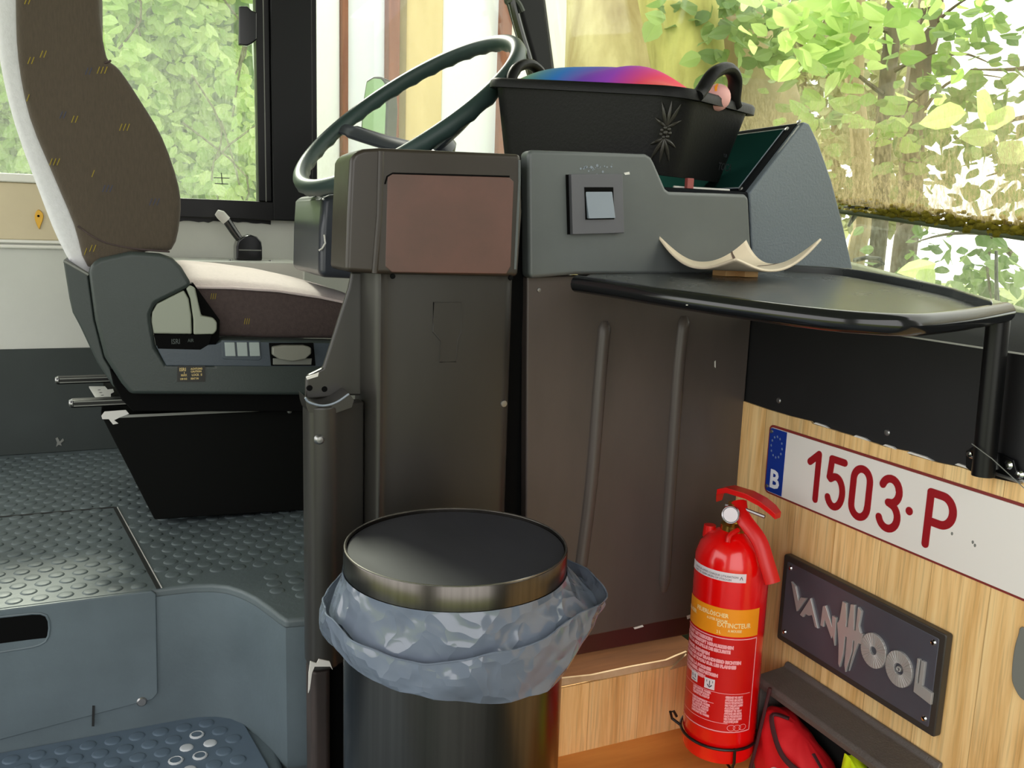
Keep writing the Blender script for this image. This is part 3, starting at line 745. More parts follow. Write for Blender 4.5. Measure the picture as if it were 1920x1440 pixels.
zz = catmull([bagf(.30, .99)+V((-.003, 0, .003)), bagf(.38, .93)+V((-.003, 0, .002)), bagf(.5, .82)+V((-.003, 0, 0)), bagf(.6, .86)+V((-.003, 0, 0)), bagf(.7, .85)+V((-.003, -.001, 0))], 6)
b = B(); b.tube(zz, .0042, 8, flat=.5); lab(obj('zip', b, 'aid_seam', ab), 'dark curved zip')
stp = catmull([PX(1444, 1290, .858), PX(1432, 1340, .852), PX(1420, 1390, .848), PX(1404, 1450, .846)], 5)
b = B(); b.tube(stp, .0026, 8); lab(obj('strap', b, 'aid_seam', ab), 'thin dark carrying strap')
b = B(); b.lathe(bagf(.49, .50)+V((-.0025, 0, 0)), [(.0001, -.001), (.015, -.001), (.015, .001)], 24, 'X'); ee = obj('round_patch', b, 'label_white', ab); lab(ee, 'white round patch')
b = B(); b.lathe(bagf(.49, .50)+V((-.004, 0, 0)), [(.0001, -.0006), (.0085, -.0006), (.0085, .0006)], 20, 'X'); obj('patch_centre', b, 'plate_blue', ee)

r = random.Random(12)
b = B()
def vf(u, v):
    a = 2*PI*u; k = (1-.55*v)*(1+.12*math.sin(5*a+3*v)+.08*math.sin(9*a-7*v))
    return V((.874+.028*math.cos(a)*k, .766+.044*math.sin(a)*k+.012*v, .366+.146*v+.012*math.sin(a)*v+.006*math.sin(3*a)*v))
b.surf(vf, 30, 14, True); b.face([b.bm.verts.new(vf(i/30, 1)) for i in range(30)]); bmesh.ops.remove_doubles(b.bm, verts=b.bm.verts[:], dist=.0005)
vs_ = obj('safety_vest', b, 'vest_yellow', ang=80); tag(vs_, 'crumpled fluorescent yellow safety vest beside the red bag', 'vest')
b = B(); b.tube([vf(.62+.02*i, .1+.085*i)+V((-.001, 0, 0)) for i in range(11)], .0075, 8, flat=.25); lab(obj('reflective_band', b, 'vest_band', vs_), 'grey reflective band')

# ------------------------------------------------------------------ fire extinguisher in its wire bracket
EX, EY, EZ, ER = .818, 1.000, .424, .0548
fe = thing('fire_extinguisher', (EX, EY, EZ), 'red fire extinguisher with an orange label hung on the wood panel', 'fire extinguisher')
prof = [(.0001, 0), (.046, 0), (.0525, .004), (ER, .012), (ER, .30), (ER*.985, .313), (.048, .330), (.037, .343), (.024, .350), (.017, .353), (.0165, .362), (.0001, .362)]
b = B(); b.lathe((EX, EY, EZ), prof, 64, cap0=False, cap1=False); obj('cylinder', b, 'extinguisher_red', fe)
TH0 = math.atan2(-EY, -EX)            # towards the doorway
def em(u, v, h=0, c=0):               # metres round the drum from the side facing the doorway, height
    a = TH0+c+u/ER; return V((EX+(ER+.0003+h)*math.cos(a), EY+(ER+.0003+h)*math.sin(a), EZ+v))
def band(u0, u1, v0, v1, h=0, n=24):
    b = B(); b.surf(lambda s, t: em(u0+(u1-u0)*s, v0+(v1-v0)*t, h), n, 1); return b
lab(obj('warning_strip', band(-.075, .022, .290, .3035), 'label_white', fe), 'narrow white warning strip')
b = B(); b.text('REMPLIR APRES CHAQUE UTILISATION', .0042, lambda u, v, h: em(u, v, .0004), -.062, .2965, 1, 0); b.text('NIET TE GEBRUIKEN OP STROOM', .0042, lambda u, v, h: em(u, v, .0004), -.062, .2918, 1, 0)
b.stroke([(.013, .2945), (.015, .299), (.017, .2945)], .0008, lambda u, v, h: em(u, v, .0004)); obj('strip_print', b, 'label_ink', fe)
ol_ = obj('orange_label', band(-.075, .050, .207, .249, .0002), 'label_orange', fe); lab(ol_, 'orange label band')
b = B(); o_ = lambda u, v, h: em(u, v, .0007)
b.text('FEUERLÖSCHER', .0088, o_, -.050, .2355, .82, .0003); b.text('6 LITER SCHAUM', .005, o_, -.030, .2285, .8, .0002)
b.text('EXTINCTEUR', .0102, o_, -.014, .221, .80, .0003); b.text('A MOUSSE', .0052, o_, .002, .2145, .8, .0002); b.text('BLUSSER', .0075, o_, -.074, .227, .8, .0003); b.text('2 L', .006, o_, -.014, .2105, .8, .0002)
obj('label_print', b, 'label_pale', ol_)
rl = obj('red_label', band(-.075, .050, .055, .205, .0001), 'red_plastic', fe); lab(rl, 'red instruction label outlined in pink')
b = B(); pmf = lambda u, v, h: em(u, v, .0006)
out = [(-.075, .2035), (.0485, .2035), (.0485, .0575), (-.075, .0575)]
def line(b, a, c, w, mp, n=14):
    for i in range(n):
        t0, t1 = i/n, (i+1)/n
        p, q = (a[0]+(c[0]-a[0])*t0, a[1]+(c[1]-a[1])*t0), (a[0]+(c[0]-a[0])*t1, a[1]+(c[1]-a[1])*t1)
        d = V((q[0]-p[0], q[1]-p[1])).normalized(); n_ = V((-d.y, d.x))*w/2
        b.face([b.bm.verts.new(mp(x, y, 0)) for x, y in ((p[0]+n_.x, p[1]+n_.y), (p[0]-n_.x, p[1]-n_.y), (q[0]-n_.x, q[1]-n_.y), (q[0]+n_.x, q[1]+n_.y))])
line(b, out[0], out[1], .0016, pmf); line(b, out[1], out[2], .0016, pmf); line(b, out[2], out[3], .0016, pmf)
line(b, (-.07, .118), (.044, .118), .0008, pmf); line(b, (-.07, .1), (-.01, .1), .0008, pmf); line(b, (-.07, .071), (.012, .071), .0008, pmf)
txt = ['SPLINT UITTREKKEN', 'SICHERUNGSSTIFT HERAUSZIEHEN', 'TIRER LA GOUPILLE DE SECURITE', 'HENDEL INKNIJPEN', 'SCHLAUCH AUF BRANDHERD RICHTEN', 'DIRIGER LE TUYAU SUR LES FLAMMES', 'PRESSER LA POIGNEE', 'DRUCKHEBEL BETAETIGEN', 'ONDERIN BLUSSEN']
for i, t in enumerate(txt): b.text(t, .0066, pmf, -.073+(.0 if i % 3 else .004), .1955-.0072*i-(.0016*(i//3)), .82, .0007)
for i in range(10):
    b.text(['GEEIGNET BIS 1000 V', 'ABSTAND EIN METER', 'NACH BETAETIGUNG', 'NEU FUELLEN LASSEN', 'ALLE ZWEI JAHRE'][i % 5], .0044, pmf, .006, .1115-.0043*i, .62, .0004)
for i in range(9):
    b.text(['LOESCHMITTEL WASSER', 'MET ADDITIEF SCHUIM', 'TREIBMITTEL STIKSTOF', 'FUNKTIONSBEREICH'][i % 4], .0044, pmf, -.046, (.1135 if i < 3 else .1105)-.0043*i, .64, .0004)
n = 24
for cx in (.0175, .0265, .0355):
    for i in range(n):
        a0, a1 = 2*PI*i/n, 2*PI*(i+1)/n; line(b, (cx+.0058*math.cos(a0), .0645+.0045*math.sin(a0)), (cx+.0058*math.cos(a1), .0645+.0045*math.sin(a1)), .0007, pmf, 1)
obj('label_print', b, 'label_pink', rl)
b = band(-.052, -.0385, .1225, .1375, .0007, 6); b.surf(lambda s, t: em(-.026+.0155*s, .1205+.0165*t, .0007), 6, 1); pc = obj('pictogram', b, 'label_white', rl); lab(pc, 'two white pictograms')
b = B(); k2 = lambda u, v, h: em(u, v, .0011)
line(b, (-.018, .134), (-.018, .126), .001, k2, 2); line(b, (-.0215, .1275), (-.018, .1235), .0014, k2, 2); line(b, (-.018, .1235), (-.0145, .1275), .0014, k2, 2); line(b, (-.049, .1262), (-.0415, .1252), .0014, k2, 2); line(b, (-.049, .134), (-.048, .1295), .0014, k2, 2); line(b, (-.044, .134), (-.042, .129), .0014, k2, 2); line(b, (-.0225, .131), (-.0225, .1345), .0008, k2, 2); line(b, (-.0135, .131), (-.0135, .1345), .0008, k2, 2)
obj('pictogram_print', b, 'label_ink', pc)
# valve, gauge, handles (they point along the panel towards the doorway)
b = B(); b.lathe((EX, EY, EZ), [(.0001, .352), (.021, .352), (.021, .360), (.0145, .364), (.0145, .372), (.012, .376), (.012, .392), (.0001, .392)], 20, cap0=False, cap1=False); obj('valve', b, 'brass', fe)
gd = V((-.72, -.55, .15)).normalized(); gc = V((EX, EY, EZ+.377))
b = B(); u_ = gd.orthogonal().normalized(); w_ = gd.cross(u_)
b.lathe(gc, [(.006, 0), (.006, .018), (.0125, .020), (.0135, .030), (.0125, .033), (.0110, .031), (.0001, .031)], 24, (u_, w_, gd), cap1=False); gg = obj('pressure_gauge', b, 'chrome', fe)
b = B(); b.lathe(gc, [(.0105, .0314), (.0001, .0316)], 20, (u_, w_, gd), cap0=False, cap1=False); lab(obj('dial', b, 'label_white', gg), 'white dial')
hd = (PX(1440, 965, EX)-PX(1365, 965, EX)); hd = V((.30, -.86, 0)).normalized(); hs_ = V((-hd.y, hd.x, 0))
def bar(b, pts, w, th):
    rs = []
    for i, (s, z) in enumerate(pts):
        ww = w[i] if isinstance(w, list) else w; c = V((EX, EY, EZ))+hd*s+V((0, 0, z))
        rs.append([c+hs_*ww+V((0, 0, th)), c-hs_*ww+V((0, 0, th)), c-hs_*ww*.9-V((0, 0, th)), c+hs_*ww*.9-V((0, 0, th))])
    b.rings(rs); return b
obj('squeeze_lever', bar(B(), [(-.030, .391), (-.028, .404), (-.012, .410), (.02, .409), (.042, .404), (.058, .397), (.068, .390)], [.009, .011, .012, .012, .012, .011, .008], .0042), 'red_plastic', fe, bevel=.0025)
b = B(); c0 = V((EX, EY, EZ))
cp = [c0+hd*.004+V((0, 0, .394)), c0+hd*.018+V((-.012, -.006, .378)), c0+hd*.044+V((-.012, -.01, .352)), c0+hd*.058+V((-.012, -.012, .322)), c0+hd*.068+V((-.010, -.012, .296))]
b.tube(catmull(cp, 5), .0115, 10, flat=.55, upv=(-.6, -.8, 0)); obj('carrying_handle', b, 'red_plastic', fe)
b = B(); b.tube([c0+hd*(-.012)+V((-.006, 0, .386)), c0+hd*.02+V((-.006, 0, .388)), c0+hd*.05+V((-.003, 0, .384))], .0028, 8); obj('trigger_bar', b, 'screw', fe)
b = B(); b.tube(catmull([c0+V((-.010, -.020, .358)), c0+V((-.026, -.022, .352)), c0+V((-.030, -.024, .343))], 4), .004, 8); lab(obj('seal_tag', b, 'red_plastic', fe), 'small red seal tag')
b = B(); b.lathe(c0+V((-.022, .030, .338)), [(.0001, .014), (.009, .013), (.010, .0), (.010, -.005)], 12); obj('boss', b, 'red_plastic', fe)
br = thing('wire_bracket', (EX, EY, EZ), 'black wire bracket holding the foot of the red extinguisher', 'bracket')
b = B(); b.tube([V((EX+(ER+.003)*math.cos(a), EY+(ER+.003)*math.sin(a), EZ+.030)) for a in [2*PI*i/40 for i in range(40)]], .0022, 8, True); obj('ring', b, 'wire_black', br)
b = B(); q = em(.025, 0); e_ = (q-V((EX, EY, q.z))).normalized()
b.tube([V((EX, EY, EZ+.032))+e_*(ER+.003), V((EX, EY, EZ+.01))+e_*(ER+.004), V((EX, EY, EZ-.006))+e_*(ER-.002), V((EX, EY, EZ-.006)), V((XW-.004, EY, EZ-.006)), V((XW-.004, EY, EZ+.03)), V((EX+ER+.002, EY, EZ+.03))], .0022, 8); obj('strap', b, 'wire_black', br)
b = B(); q = em(-.078, .03, .003); b.tube([q, q+V((-.008, .012, .006)), q+V((-.012, .012, .018)), q+V((-.010, .006, .022)), q+V((-.004, .006, .012))], .0022, 8); obj('hook', b, 'wire_black', br)

# ------------------------------------------------------------------ low wooden box behind the extinguisher
b = B(); b.box(.575, XW-.001, .60, YP+.30, .345, .37)
fl = obj('wooden_shelf', b, 'wood_orange', bevel=.002); tag(fl, 'orange brown wooden shelf board under the red extinguisher', 'shelf')
b = B(); b.box(.575, XW-.0005, YP+.0005, YP+.006, .37, .489)
tag(obj('plank_riser', b, 'planks_x'), 'low plank riser below the ribbed black panel', 'riser')
b = B(); b.box(.575, XW-.002, YP+.006, YP+.32, .462, .472); b.box(.575, XW-.002, YP+.30, YP+.32, .472, .62)
tag(obj('board_ledge', b, 'board_brown'), 'brown board ledge in the gap under the black panel', 'ledge')
cdp = [PY(a, c, YP+.003) for a, c in ((1045, 1273), (1110, 1266), (1180, 1251), (1250, 1238), (1268, 1230), (1288, 1222), (1292, 1243), (1250, 1254), (1200, 1262), (1150, 1270), (1090, 1279), (1045, 1287))]
b = B(); b.prism(cdp, (0, .004, 0)); b.prism([PY(1255, 1254, YP+.002), PY(1285, 1225, YP+.002), PY(1291, 1244, YP+.002)], (0, -.004, 0))
tag(obj('cardboard_strip', b, 'card_edge'), 'torn pale cardboard strip along the brown ledge', 'cardboard')

# ------------------------------------------------------------------ ribbed black side panel of the console
rp = thing('ribbed_panel', (.72, YP+.02, .57), 'dark ribbed console side panel behind the bin and extinguisher', 'panel')
ppx = [(988, 518), (1412, 512), (1404, 760), (1388, 900), (1345, 1150), (1290, 1157), (1085, 1197), (985, 1216)]
pp = [PY(a, c, YP) for a, c in ppx]; pp[1].x = pp[2].x = pp[3].x = pp[4].x = XW+.003
b = B(); b.prism(pp, (0, .02, 0)); obj('sheet', b, 'rib_panel', rp, bevel=.003)
for q in (((1133, 602), (1124, 700), (1108, 900), (1088, 1060), (1083, 1100)), ((1282, 592), (1270, 700), (1252, 960), (1243, 1108))):
    b = B(); pts = catmull([PY(a, c, YP+.002) for a, c in q], 5); b.tube(pts, [.006]+[.011]*(len(pts)-2)+[.006], 14, flat=1); obj('rib', b, 'rib_panel', rp)
b = B(); b.prism([V((.46, YP+.003, .5745)), V((XW+.002, YP+.003, .5745)), V((XW+.002, YP+.006, .537)), V((.46, YP+.006, .537))], (0, .012, 0)); lab(obj('lower_lip', b, 'red_lip', rp, bevel=.003), 'dull red brown lower lip')
b = B(); b.lathe(PY(1011, 544, YP-.001), [(.0001, -.001), (.0028, -.0005), (.0032, .001)], 12, 'Y'); obj('screw', b, 'screw', rp)
for q in (((1188, 1177), (1205, 1172), (1207, 1175), (1190, 1180)), ((1288, 1155), (1296, 1152), (1297, 1158), (1289, 1161)), ((1340, 678), (1342, 676), (1342, 690), (1340, 688))):
    b = B(); b.prism([PY(a, c, YP-.0008) for a, c in q], (0, .001, 0)); lab(obj('paint_chip', b, 'chip_white', rp), 'white paint chip')

# ------------------------------------------------------------------ console column
YC = 1.10
cc = thing('console_housing', (.39, YC+.04, .2), 'tall black moulded console housing standing behind the waste bin', 'console')
b = B()
# face extruded from its plan: left roll, flat face, right return
pl = catmull([(.2915, 1.175), (.2935, 1.135), (.299, 1.107), (.3045, 1.098), (.311, 1.1005), (.325, 1.1015), (.40, 1.1), (.470, 1.1), (.486, 1.103), (.4955, 1.114), (.498, 1.135), (.498, 1.175)], 4)
b.prism([V((p[0], p[1], .2)) for p in [(q.x, q.y) for q in [V((a.x, a.y)) if len(a) == 2 else a for a in pl]]], (0, 0, .945)); obj('face_panel', b, 'column_plastic', cc, ang=40)
b = B(); wing = [PY(a, c, 1.150) for a, c in ((712, 508), (660, 510), (654, 540), (606, 690), (592, 697), (577, 704), (574, 712), (573, 750), (655, 742), (700, 742))]
b.prism(wing, (0, .010, 0)); obj('wing', b, 'column_plastic', cc, bevel=.003)
b = B(); b.prism([PY(a, c, 1.1495) for a, c in ((574, 707), (598, 698), (596, 706), (576, 712))], (0, .002, 0)); lab(obj('bare_corner', b, 'chip_white', cc), 'pale worn corner')
for a, c in ((581, 728), (609, 730)):
    b = B(); b.lathe(PY(a, c, 1.1485), [(.0001, 0), (.0035, 0), (.0045, .003)], 12, 'Y'); lab(obj('bolt_hole', b, 'gap_black', cc), 'dark bolt hole')
# corner post with its collar
pc_ = [(.2145, 1.150), (.2145, 1.118), (.2185, 1.109), (.228, 1.105), (.241, 1.105), (.250, 1.108), (.2545, 1.114), (.2925, 1.128), (.2925, 1.150)]
b = B(); zt = PY(610, 762, 1.108).z; b.prism([V((x, y, .605)) for x, y in pc_], (0, 0, zt-.605)); obj('corner_post', b, 'column_plastic', cc, bevel=.004, seg=3)
b = B(); cr_ = catmull([PY(a, c, 1.108) for a, c in ((572, 744), (580, 753), (605, 759), (630, 753), (654, 737))], 5)
lo_ = [PY(a, c, 1.108) for a, c in ((664, 750), (660, 764), (632, 774), (600, 777), (578, 772), (574, 760))]
b.prism(cr_+lo_, (0, .044, 0)); obj('post_collar', b, 'column_plastic', cc, bevel=.0025)
b = B(); b.tube([q+V((0, -.0006, -.001)) for q in cr_], .0014, 8); lab(obj('collar_rim', b, 'switch_key', cc), 'pale shiny rim of the collar')
b = B(); b.lathe(PY(599, 824, 1.1045), [(.0001, -.0045), (.004, -.004), (.0065, -.001), (.007, .002)], 16, 'Y'); obj('bolt', b, 'screw', cc)
b = B(); b.prism([V((x, y, .2)) for x, y in ((.2165, 1.15), (.2165, 1.116), (.222, 1.110), (.238, 1.110), (.243, 1.116), (.243, 1.15))], (0, 0, .402)); lab(obj('post_stub', b, 'stub_brown', cc, bevel=.003), 'worn brown lower stub of the post')
b = B(); b.prism([PY(a, c, 1.1030) for a, c in ((578, 1300), (579, 1262), (582, 1240), (594, 1244), (598, 1236), (618, 1240), (624, 1256), (619, 1250), (590, 1250), (585, 1262), (581, 1292))], (0, .002, 0)); lab(obj('chipped_paint', b, 'chip_white', cc), 'white chipped paint at the top of the stub')
b = B(); b.box(.246, .2925, 1.150, 1.156, .2, .62); lab(obj('inner_gap', b, 'gap_black', cc), 'dark gap beside the stub')
b = B(); b.box(.47, .53, 1.150, 1.19, .2, 1.30); b.box(.44, .57, 1.1585, 1.19, .2, 1.14); lab(obj('groove', b, 'gap_black', cc), 'black filler for the shaded gap beside the ribbed panel')  # black sheets added to keep the gap as dark as shade
# cap
cpx = [(657, 300), (664, 286), (682, 279), (712, 277), (978, 289), (980, 400), (972, 519), (712, 514), (648, 510), (652, 400)]
b = B(); b.prism([PY(a, c, 1.085) for a, c in cpx], (0, .09, 0)); obj('cap', b, 'cap_plastic', cc, bevel=.006, seg=3)
b = B(); b.tube([PY(a, c, 1.0865) for a, c in ((714, 284), (711, 400), (702, 512))], .0045, 10); obj('cap_ridge', b, 'cap_plastic', cc)
b = B(); b.prism([PY(a, c, 1.0845) for a, c in ((726, 330), (736, 325), (955, 332), (964, 340), (958, 500), (950, 514), (735, 511), (722, 500))], (0, .004, 0)); lab(obj('cap_face', b, 'cap_face', cc, bevel=.0015), 'face of the cap with a reddish brown reflection in its colour')
b = B(); b.tube([PY(a, c, 1.0848) for a, c in ((722, 345), (726, 331), (736, 325), (955, 331))], .0011, 6); lab(obj('face_groove', b, 'gap_black', cc), 'thin dark groove above the face')
b = B(); b.tube([PY(a, c, 1.0850) for a, c in ((974, 300), (974, 340), (970, 420), (966, 505))], .0018, 6); lab(obj('edge_shine', b, 'fascia_grey', cc), 'pale strip for the shine on the edge')  # shine along the cap edge put in as a pale strip
for a, c in ((737, 518), (958, 521)):
    b = B(); b.lathe(PY(a, c, 1.0835+.001), [(.0001, -.0012), (.003, -.001), (.0036, .002)], 12, 'Y'); lab(obj('screw', b, 'gap_black', cc), 'dark screw')
b = B(); b.lathe(PY(945, 757, YC-.0005), [(.0001, -.001), (.0045, -.0006), (.005, .001)], 14, 'Y'); obj('stud', b, 'screw', cc)
kp = [PY(a, c, YC) for a, c in ((813, 567), (865, 567), (865, 622), (858, 640), (855, 678), (824, 679), (827, 640), (812, 622))]
b = B(); b.tube(kp, .0010, 6, True); b.prism([q+V((0, -.0003, 0)) for q in kp], (0, .002, 0)); lab(obj('key_shaped_recess', b, 'column_plastic', cc), 'key shaped outline pressed in the face')

# ------------------------------------------------------------------ dashboard
YD = 1.12
db = thing('dashboard', (.8, 1.4, 1.14), 'grey moulded dashboard with a tall instrument binnacle', 'dashboard')
fpx = [(990, 284), (1000, 281), (1212, 288), (1222, 294), (1228, 305), (1249, 354), (1256, 359), (1398, 364), (1405, 370), (1412, 514), (1080, 515), (1000, 522), (992, 520)]
b = B(); b.prism([PY(a, c, YD) for a, c in fpx], (0, .028, 0)); obj('fascia', b, 'fascia_grey', db, bevel=.006, seg=3)
b = B(); b.box(.55, .938, YD+.029, 1.62, 1.145, 1.272); b.box(.555, .705, YD+.029, 1.60, 1.26, 1.300); obj('deck', b, 'dash_dark', db, bevel=.006)
sfx = [(1405, 362), (1500, 238), (1508, 228), (1518, 232), (1535, 268), (1560, 340), (1582, 425), (1602, 516), (1412, 516)]
sf = [PY(a, c, 1.146) for a, c in sfx]
b = B(); b.prism(sf, (0, .70, 0)); obj('binnacle', b, 'binnacle_grey', db, bevel=.003)
e0, e1 = V((sf[0].x, 0, sf[0].z)), V((sf[2].x, 0, sf[2].z)); dv = (e1-e0); nn = V((-dv.z, 0, dv.x)).normalized()
def ip(s, y, h=0): return e0+dv*s+V((0, y, 0))+nn*h
b = B(); b.prism([ip(s, y, -.002) for s, y in ((.02, 1.158), (.97, 1.158), (.97, 1.8), (.02, 1.8))], nn*.004); ipn = obj('instrument_panel', b, 'dash_dark', db)
b = B(); b.prism([ip(s, y, -.001) for s, y in ((.06, 1.178), (.90, 1.178), (.90, 1.78), (.06, 1.78))], nn*.0045); lab(obj('instrument_face', b, 'panel_green', ipn), 'dark instrument face tinted green for a reflection')
b = B(); b.tube([ip(s, y, .003) for s, y in ((.06, 1.178), (.90, 1.178), (.90, 1.78), (.06, 1.78))], .0012, 6, True); lab(obj('panel_seam', b, 'switch_key', ipn), 'thin pale seam')
for s, y in ((.90, 1.172), (.05, 1.172), (.99, 1.155)):
    b = B(); b.lathe(ip(s, y, .002), [(.004, 0), (.0035, .002), (.0001, .0024)], 10, (V((0, 1, 0)), dv.normalized(), nn), cap0=False, cap1=False); obj('screw', b, 'screw', ipn)
b = B()
for k in range(26):
    a, c = rng.uniform(1085, 1150), rng.gauss(314, 4)
    b.lathe(PY(a, c, YD-.0006), [(.0001, 0), (rng.uniform(.0006, .0022), 0), (.0005, .0012)], 6, 'Y')
lab(obj('smudge_pattern', b, 'switch_key', db), 'pale smudge of worn paint above the switch')
b = B(); b.prism([PY(a, c, YD-.0008) for a, c in ((1170, 324), (1180, 322), (1181, 327), (1172, 328))], (0, .001, 0))
lab(obj('paint_chip', b, 'chip_white', db), 'white paint chip at the corner of the switch')
# steering cowl at the far left
b = B(); cx = [PY(a, c, 1.70) for a, c in ((604, 374), (612, 363), (700, 364), (700, 525), (598, 520), (600, 430))]
def pjx(q): d = q-EYE; return 960+F*d.dot(RT)/d.dot(FW)
yy_ = 1.72
while pjx(V((cx[0].x, yy_, cx[0].z))) > 553: yy_ += .005
b.prism(cx, (0, yy_-1.70, 0)); b.box(.475, .56, 1.76, 1.92, ZF, 1.2); lab(obj('cowl', b, 'cowl_black', db, bevel=.022, seg=5), 'rounded black cowl under the steering wheel')
b = B(); b.tube([PY(608, 440, 1.699), PY(610, 456, 1.699), PY(604, 466, 1.699), PY(598, 470, 1.699)], .0018, 6); lab(obj('scratch', b, 'chip_white', db), 'white scratch on the cowl')
q = PY(640, 358, 1.74); b = B(); b.box(q.x-.02, q.x+.02, 1.72, 1.76, q.z-.02, q.z+.002); lab(obj('cowl_tab', b, 'steel_white', db, bevel=.002), 'small pale tab on the cowl')

sw = thing('light_switch', (.6, YD-.01, 1.19), 'square grey rocker light switch on the dashboard', 'switch')
spx = ((1071, 327), (1168, 326), (1171, 437), (1074, 440))
fr = [PY(a, c, YD-.0105) for a, c in spx]
b = B(); b.prism(fr, (0, .009, 0)); obj('frame', b, 'switch_frame', sw, bevel=.0012)
b = B(); b.prism([q+V((-.0035, .0095, 0)) for q in fr], (0, .0008, 0)); lab(obj('frame_shade', b, 'gap_black', sw), 'dark offset sheet for the shade beside the switch')  # black copy of the frame shifted sideways, painted shade of the switch
b = B(); b.prism([PY(a, c, YD-.0112) for a, c in ((1096, 351), (1150, 351), (1152, 411), (1098, 412))], (0, .002, 0)); lab(obj('key_gap', b, 'gap_black', sw), 'dark gap round the key')
k0 = [PY(a, c, YD-.0115) for a, c in ((1098, 353), (1148, 353), (1151, 409), (1101, 410))]
b = B(); b.prism([k0[0]+V((0, .001, 0)), k0[1]+V((0, .001, 0)), k0[2]+V((0, -.005, 0)), k0[3]+V((0, -.005, 0))], (0, .006, 0)); obj('key', b, 'switch_key', sw, bevel=.0008)

# ------------------------------------------------------------------ corner table
tp0, tpn = V((.60, 1.12, 1.137)), V((-.0212, -.0318, 1)).normalized()
def PT(x, y, dz=0): return onpl(x, y, tp0+V((0, 0, dz)), tpn)
ta = thing('corner_table', (.9, .9, 1.1), 'black tray table with a tubular edge in the dashboard corner', 'table')
tube_px = [(1082, 532), (1150, 542), (1250, 558), (1400, 580), (1540, 598), (1630, 606), (1700, 609), (1750, 606), (1820, 597), (1884, 585)]
tpt = [PT(a, c) for a, c in tube_px]; tpt[0].y = min(tpt[0].y, YD-.012)
ed = catmull(tpt, 6); b = B(); b.tube(ed, .0112, 16); obj('tube_edge', b, 'gloss_black', ta)
bk = [PT(a, c, .002) for a, c in ((1484, 513), (1590, 522), (1690, 540), (1760, 553), (1800, 563), (1850, 576))]
surf_pts = ed+[bk[5], bk[4], bk[3], bk[2], bk[1]]
q0 = PT(1484, 513); inner = [q for q in surf_pts]+[V((1.02, YD+.022, tp0.z+.0212*.42+.0)), V((.62, YD-.004, tp0.z))]
dz_ = .0045
b = B(); ii = [V((p.x, p.y, tp0.z+.0212*(p.x-tp0.x)+.0318*(p.y-tp0.y)+dz_-.012)) for p in inner]; b.prism(ii, (0, 0, .012)); obj('tray', b, 'table_black', ta)
lp = [PT(a, c, .009) for a, c in ((1470, 503), (1590, 511), (1690, 529), (1770, 546), (1800, 555), (1860, 575))]
b = B(); lc = catmull(lp, 6); rs = []
nv_ = V((.5, .85, 0))
for q in lc: rs.append([q+V((0, 0, .006)), q+V((.016, .012, .006)), q+V((.020, .016, -.014)), q+V((0, 0, -.014))])
b.rings(rs); obj('rear_lip', b, 'table_black', ta, bevel=.003)
b = B(); p0_, p1_ = PX(1862, 604, .905), PX(1843, 892, .905); p0_.z = tpt[-1].z-.004
b.tube([V((p1_.x, (p0_.y+p1_.y)/2, p0_.z)), V((p1_.x, p1_.y, p1_.z))], .0125, 18); obj('support_post', b, 'black_frame', ta)
b = B(); b.prism([PX(a, c, XW+.0005) for a, c in ((1815, 846), (1826, 838), (1880, 850), (1905, 862), (1912, 890), (1912, 906), (1830, 888), (1815, 876))], (-.004, 0, 0)); fg = obj('foot_plate', b, 'black_frame', ta, bevel=.001)
b = B(); b.tube([PX(a, c, XW-.0045) for a, c in ((1866, 846), (1868, 880))], .002, 6); b.tube([PX(a, c, XW-.0045) for a, c in ((1866, 888), (1915, 905))], .002, 6); lab(obj('plate_edge', b, 'screw', ta), 'bare metal edge of the foot plate')
for a, c in ((1890, 872), (1911, 890), (1820, 852)):
    b = B(); b.lathe(PX(a, c, XW-.0035), [(.0001, -.0035), (.0035, -.003), (.0058, 0)], 12, 'X', cap1=False); obj('screw', b, 'chrome', fg)
b = B(); b.tube([PX(1822, 832, .888), PX(1860, 860, .888), PX(1920, 915, .888)], .0006, 6); tag(obj('wire', b, 'handle_grey'), 'thin loose wire across the foot of the table post', 'wire')
for a, c in ((1284, 552), (1292, 553), (1300, 558), (1345, 566), (1420, 575), (1380, 571), (1288, 572)):
    b = B(); q = PT(a, c); d_ = (EYE-q).normalized(); b.sphere(q+d_*.0108, rng.uniform(.0008, .0015), (1.6, .8, .6), 4); lab(obj('paint_chip', b, 'chip_white', ta), 'pale paint chip on the tube')

# rivets on the black board above the wood
for i, (a, c) in enumerate(((1460, 751), (1663, 811))):
    b = B(); b.lathe(PX(a, c, XW+.0035), [(.0001, -.002), (.0035, -.0016), (.0048, 0)], 12, 'X', cap1=False)
    tag(obj('bolt', b, 'screw'), ['small bolt head on the black board nearest the ribbed panel', 'small bolt head on the black board above the middle of the number plate'][i], 'bolt', 'bolts on the black board')

# ------------------------------------------------------------------ wooden dish on the table
bw = thing('wooden_dish', (.79, 1.02, 1.14), 'square pale wooden dish with four raised corners on the black table', 'dish')
bc = PT(1376, 524)+V((0, 0, dz_)); 
ang = math.radians(7.2)
def dishf(u, v, lift=0):
    a, c = (u-.5)*2, (v-.5)*2
    k = .082*(1-.10*(1-abs(a)**2)*abs(c)**2*1.0-.10*(1-abs(c)**2)*abs(a)**2)
    x, y = a*k, c*k; ca, sa = math.cos(ang), math.sin(ang)
    sv = ((x*ca-y*sa)*.613+(x*sa+y*ca)*.790)/.115
    h = .012+.040*(abs(a)**2.2*abs(c)**2.2)*(1+.6*sv)+.010*(a*a+c*c)*.5*.6+.006*sv
    return V((bc.x+x*ca-y*sa, bc.y+x*sa+y*ca, bc.z+h+lift))
b = B(); b.surf(dishf, 28, 28); obj('bowl', b, 'bowl_wood', bw, solid=.0032, ang=60)
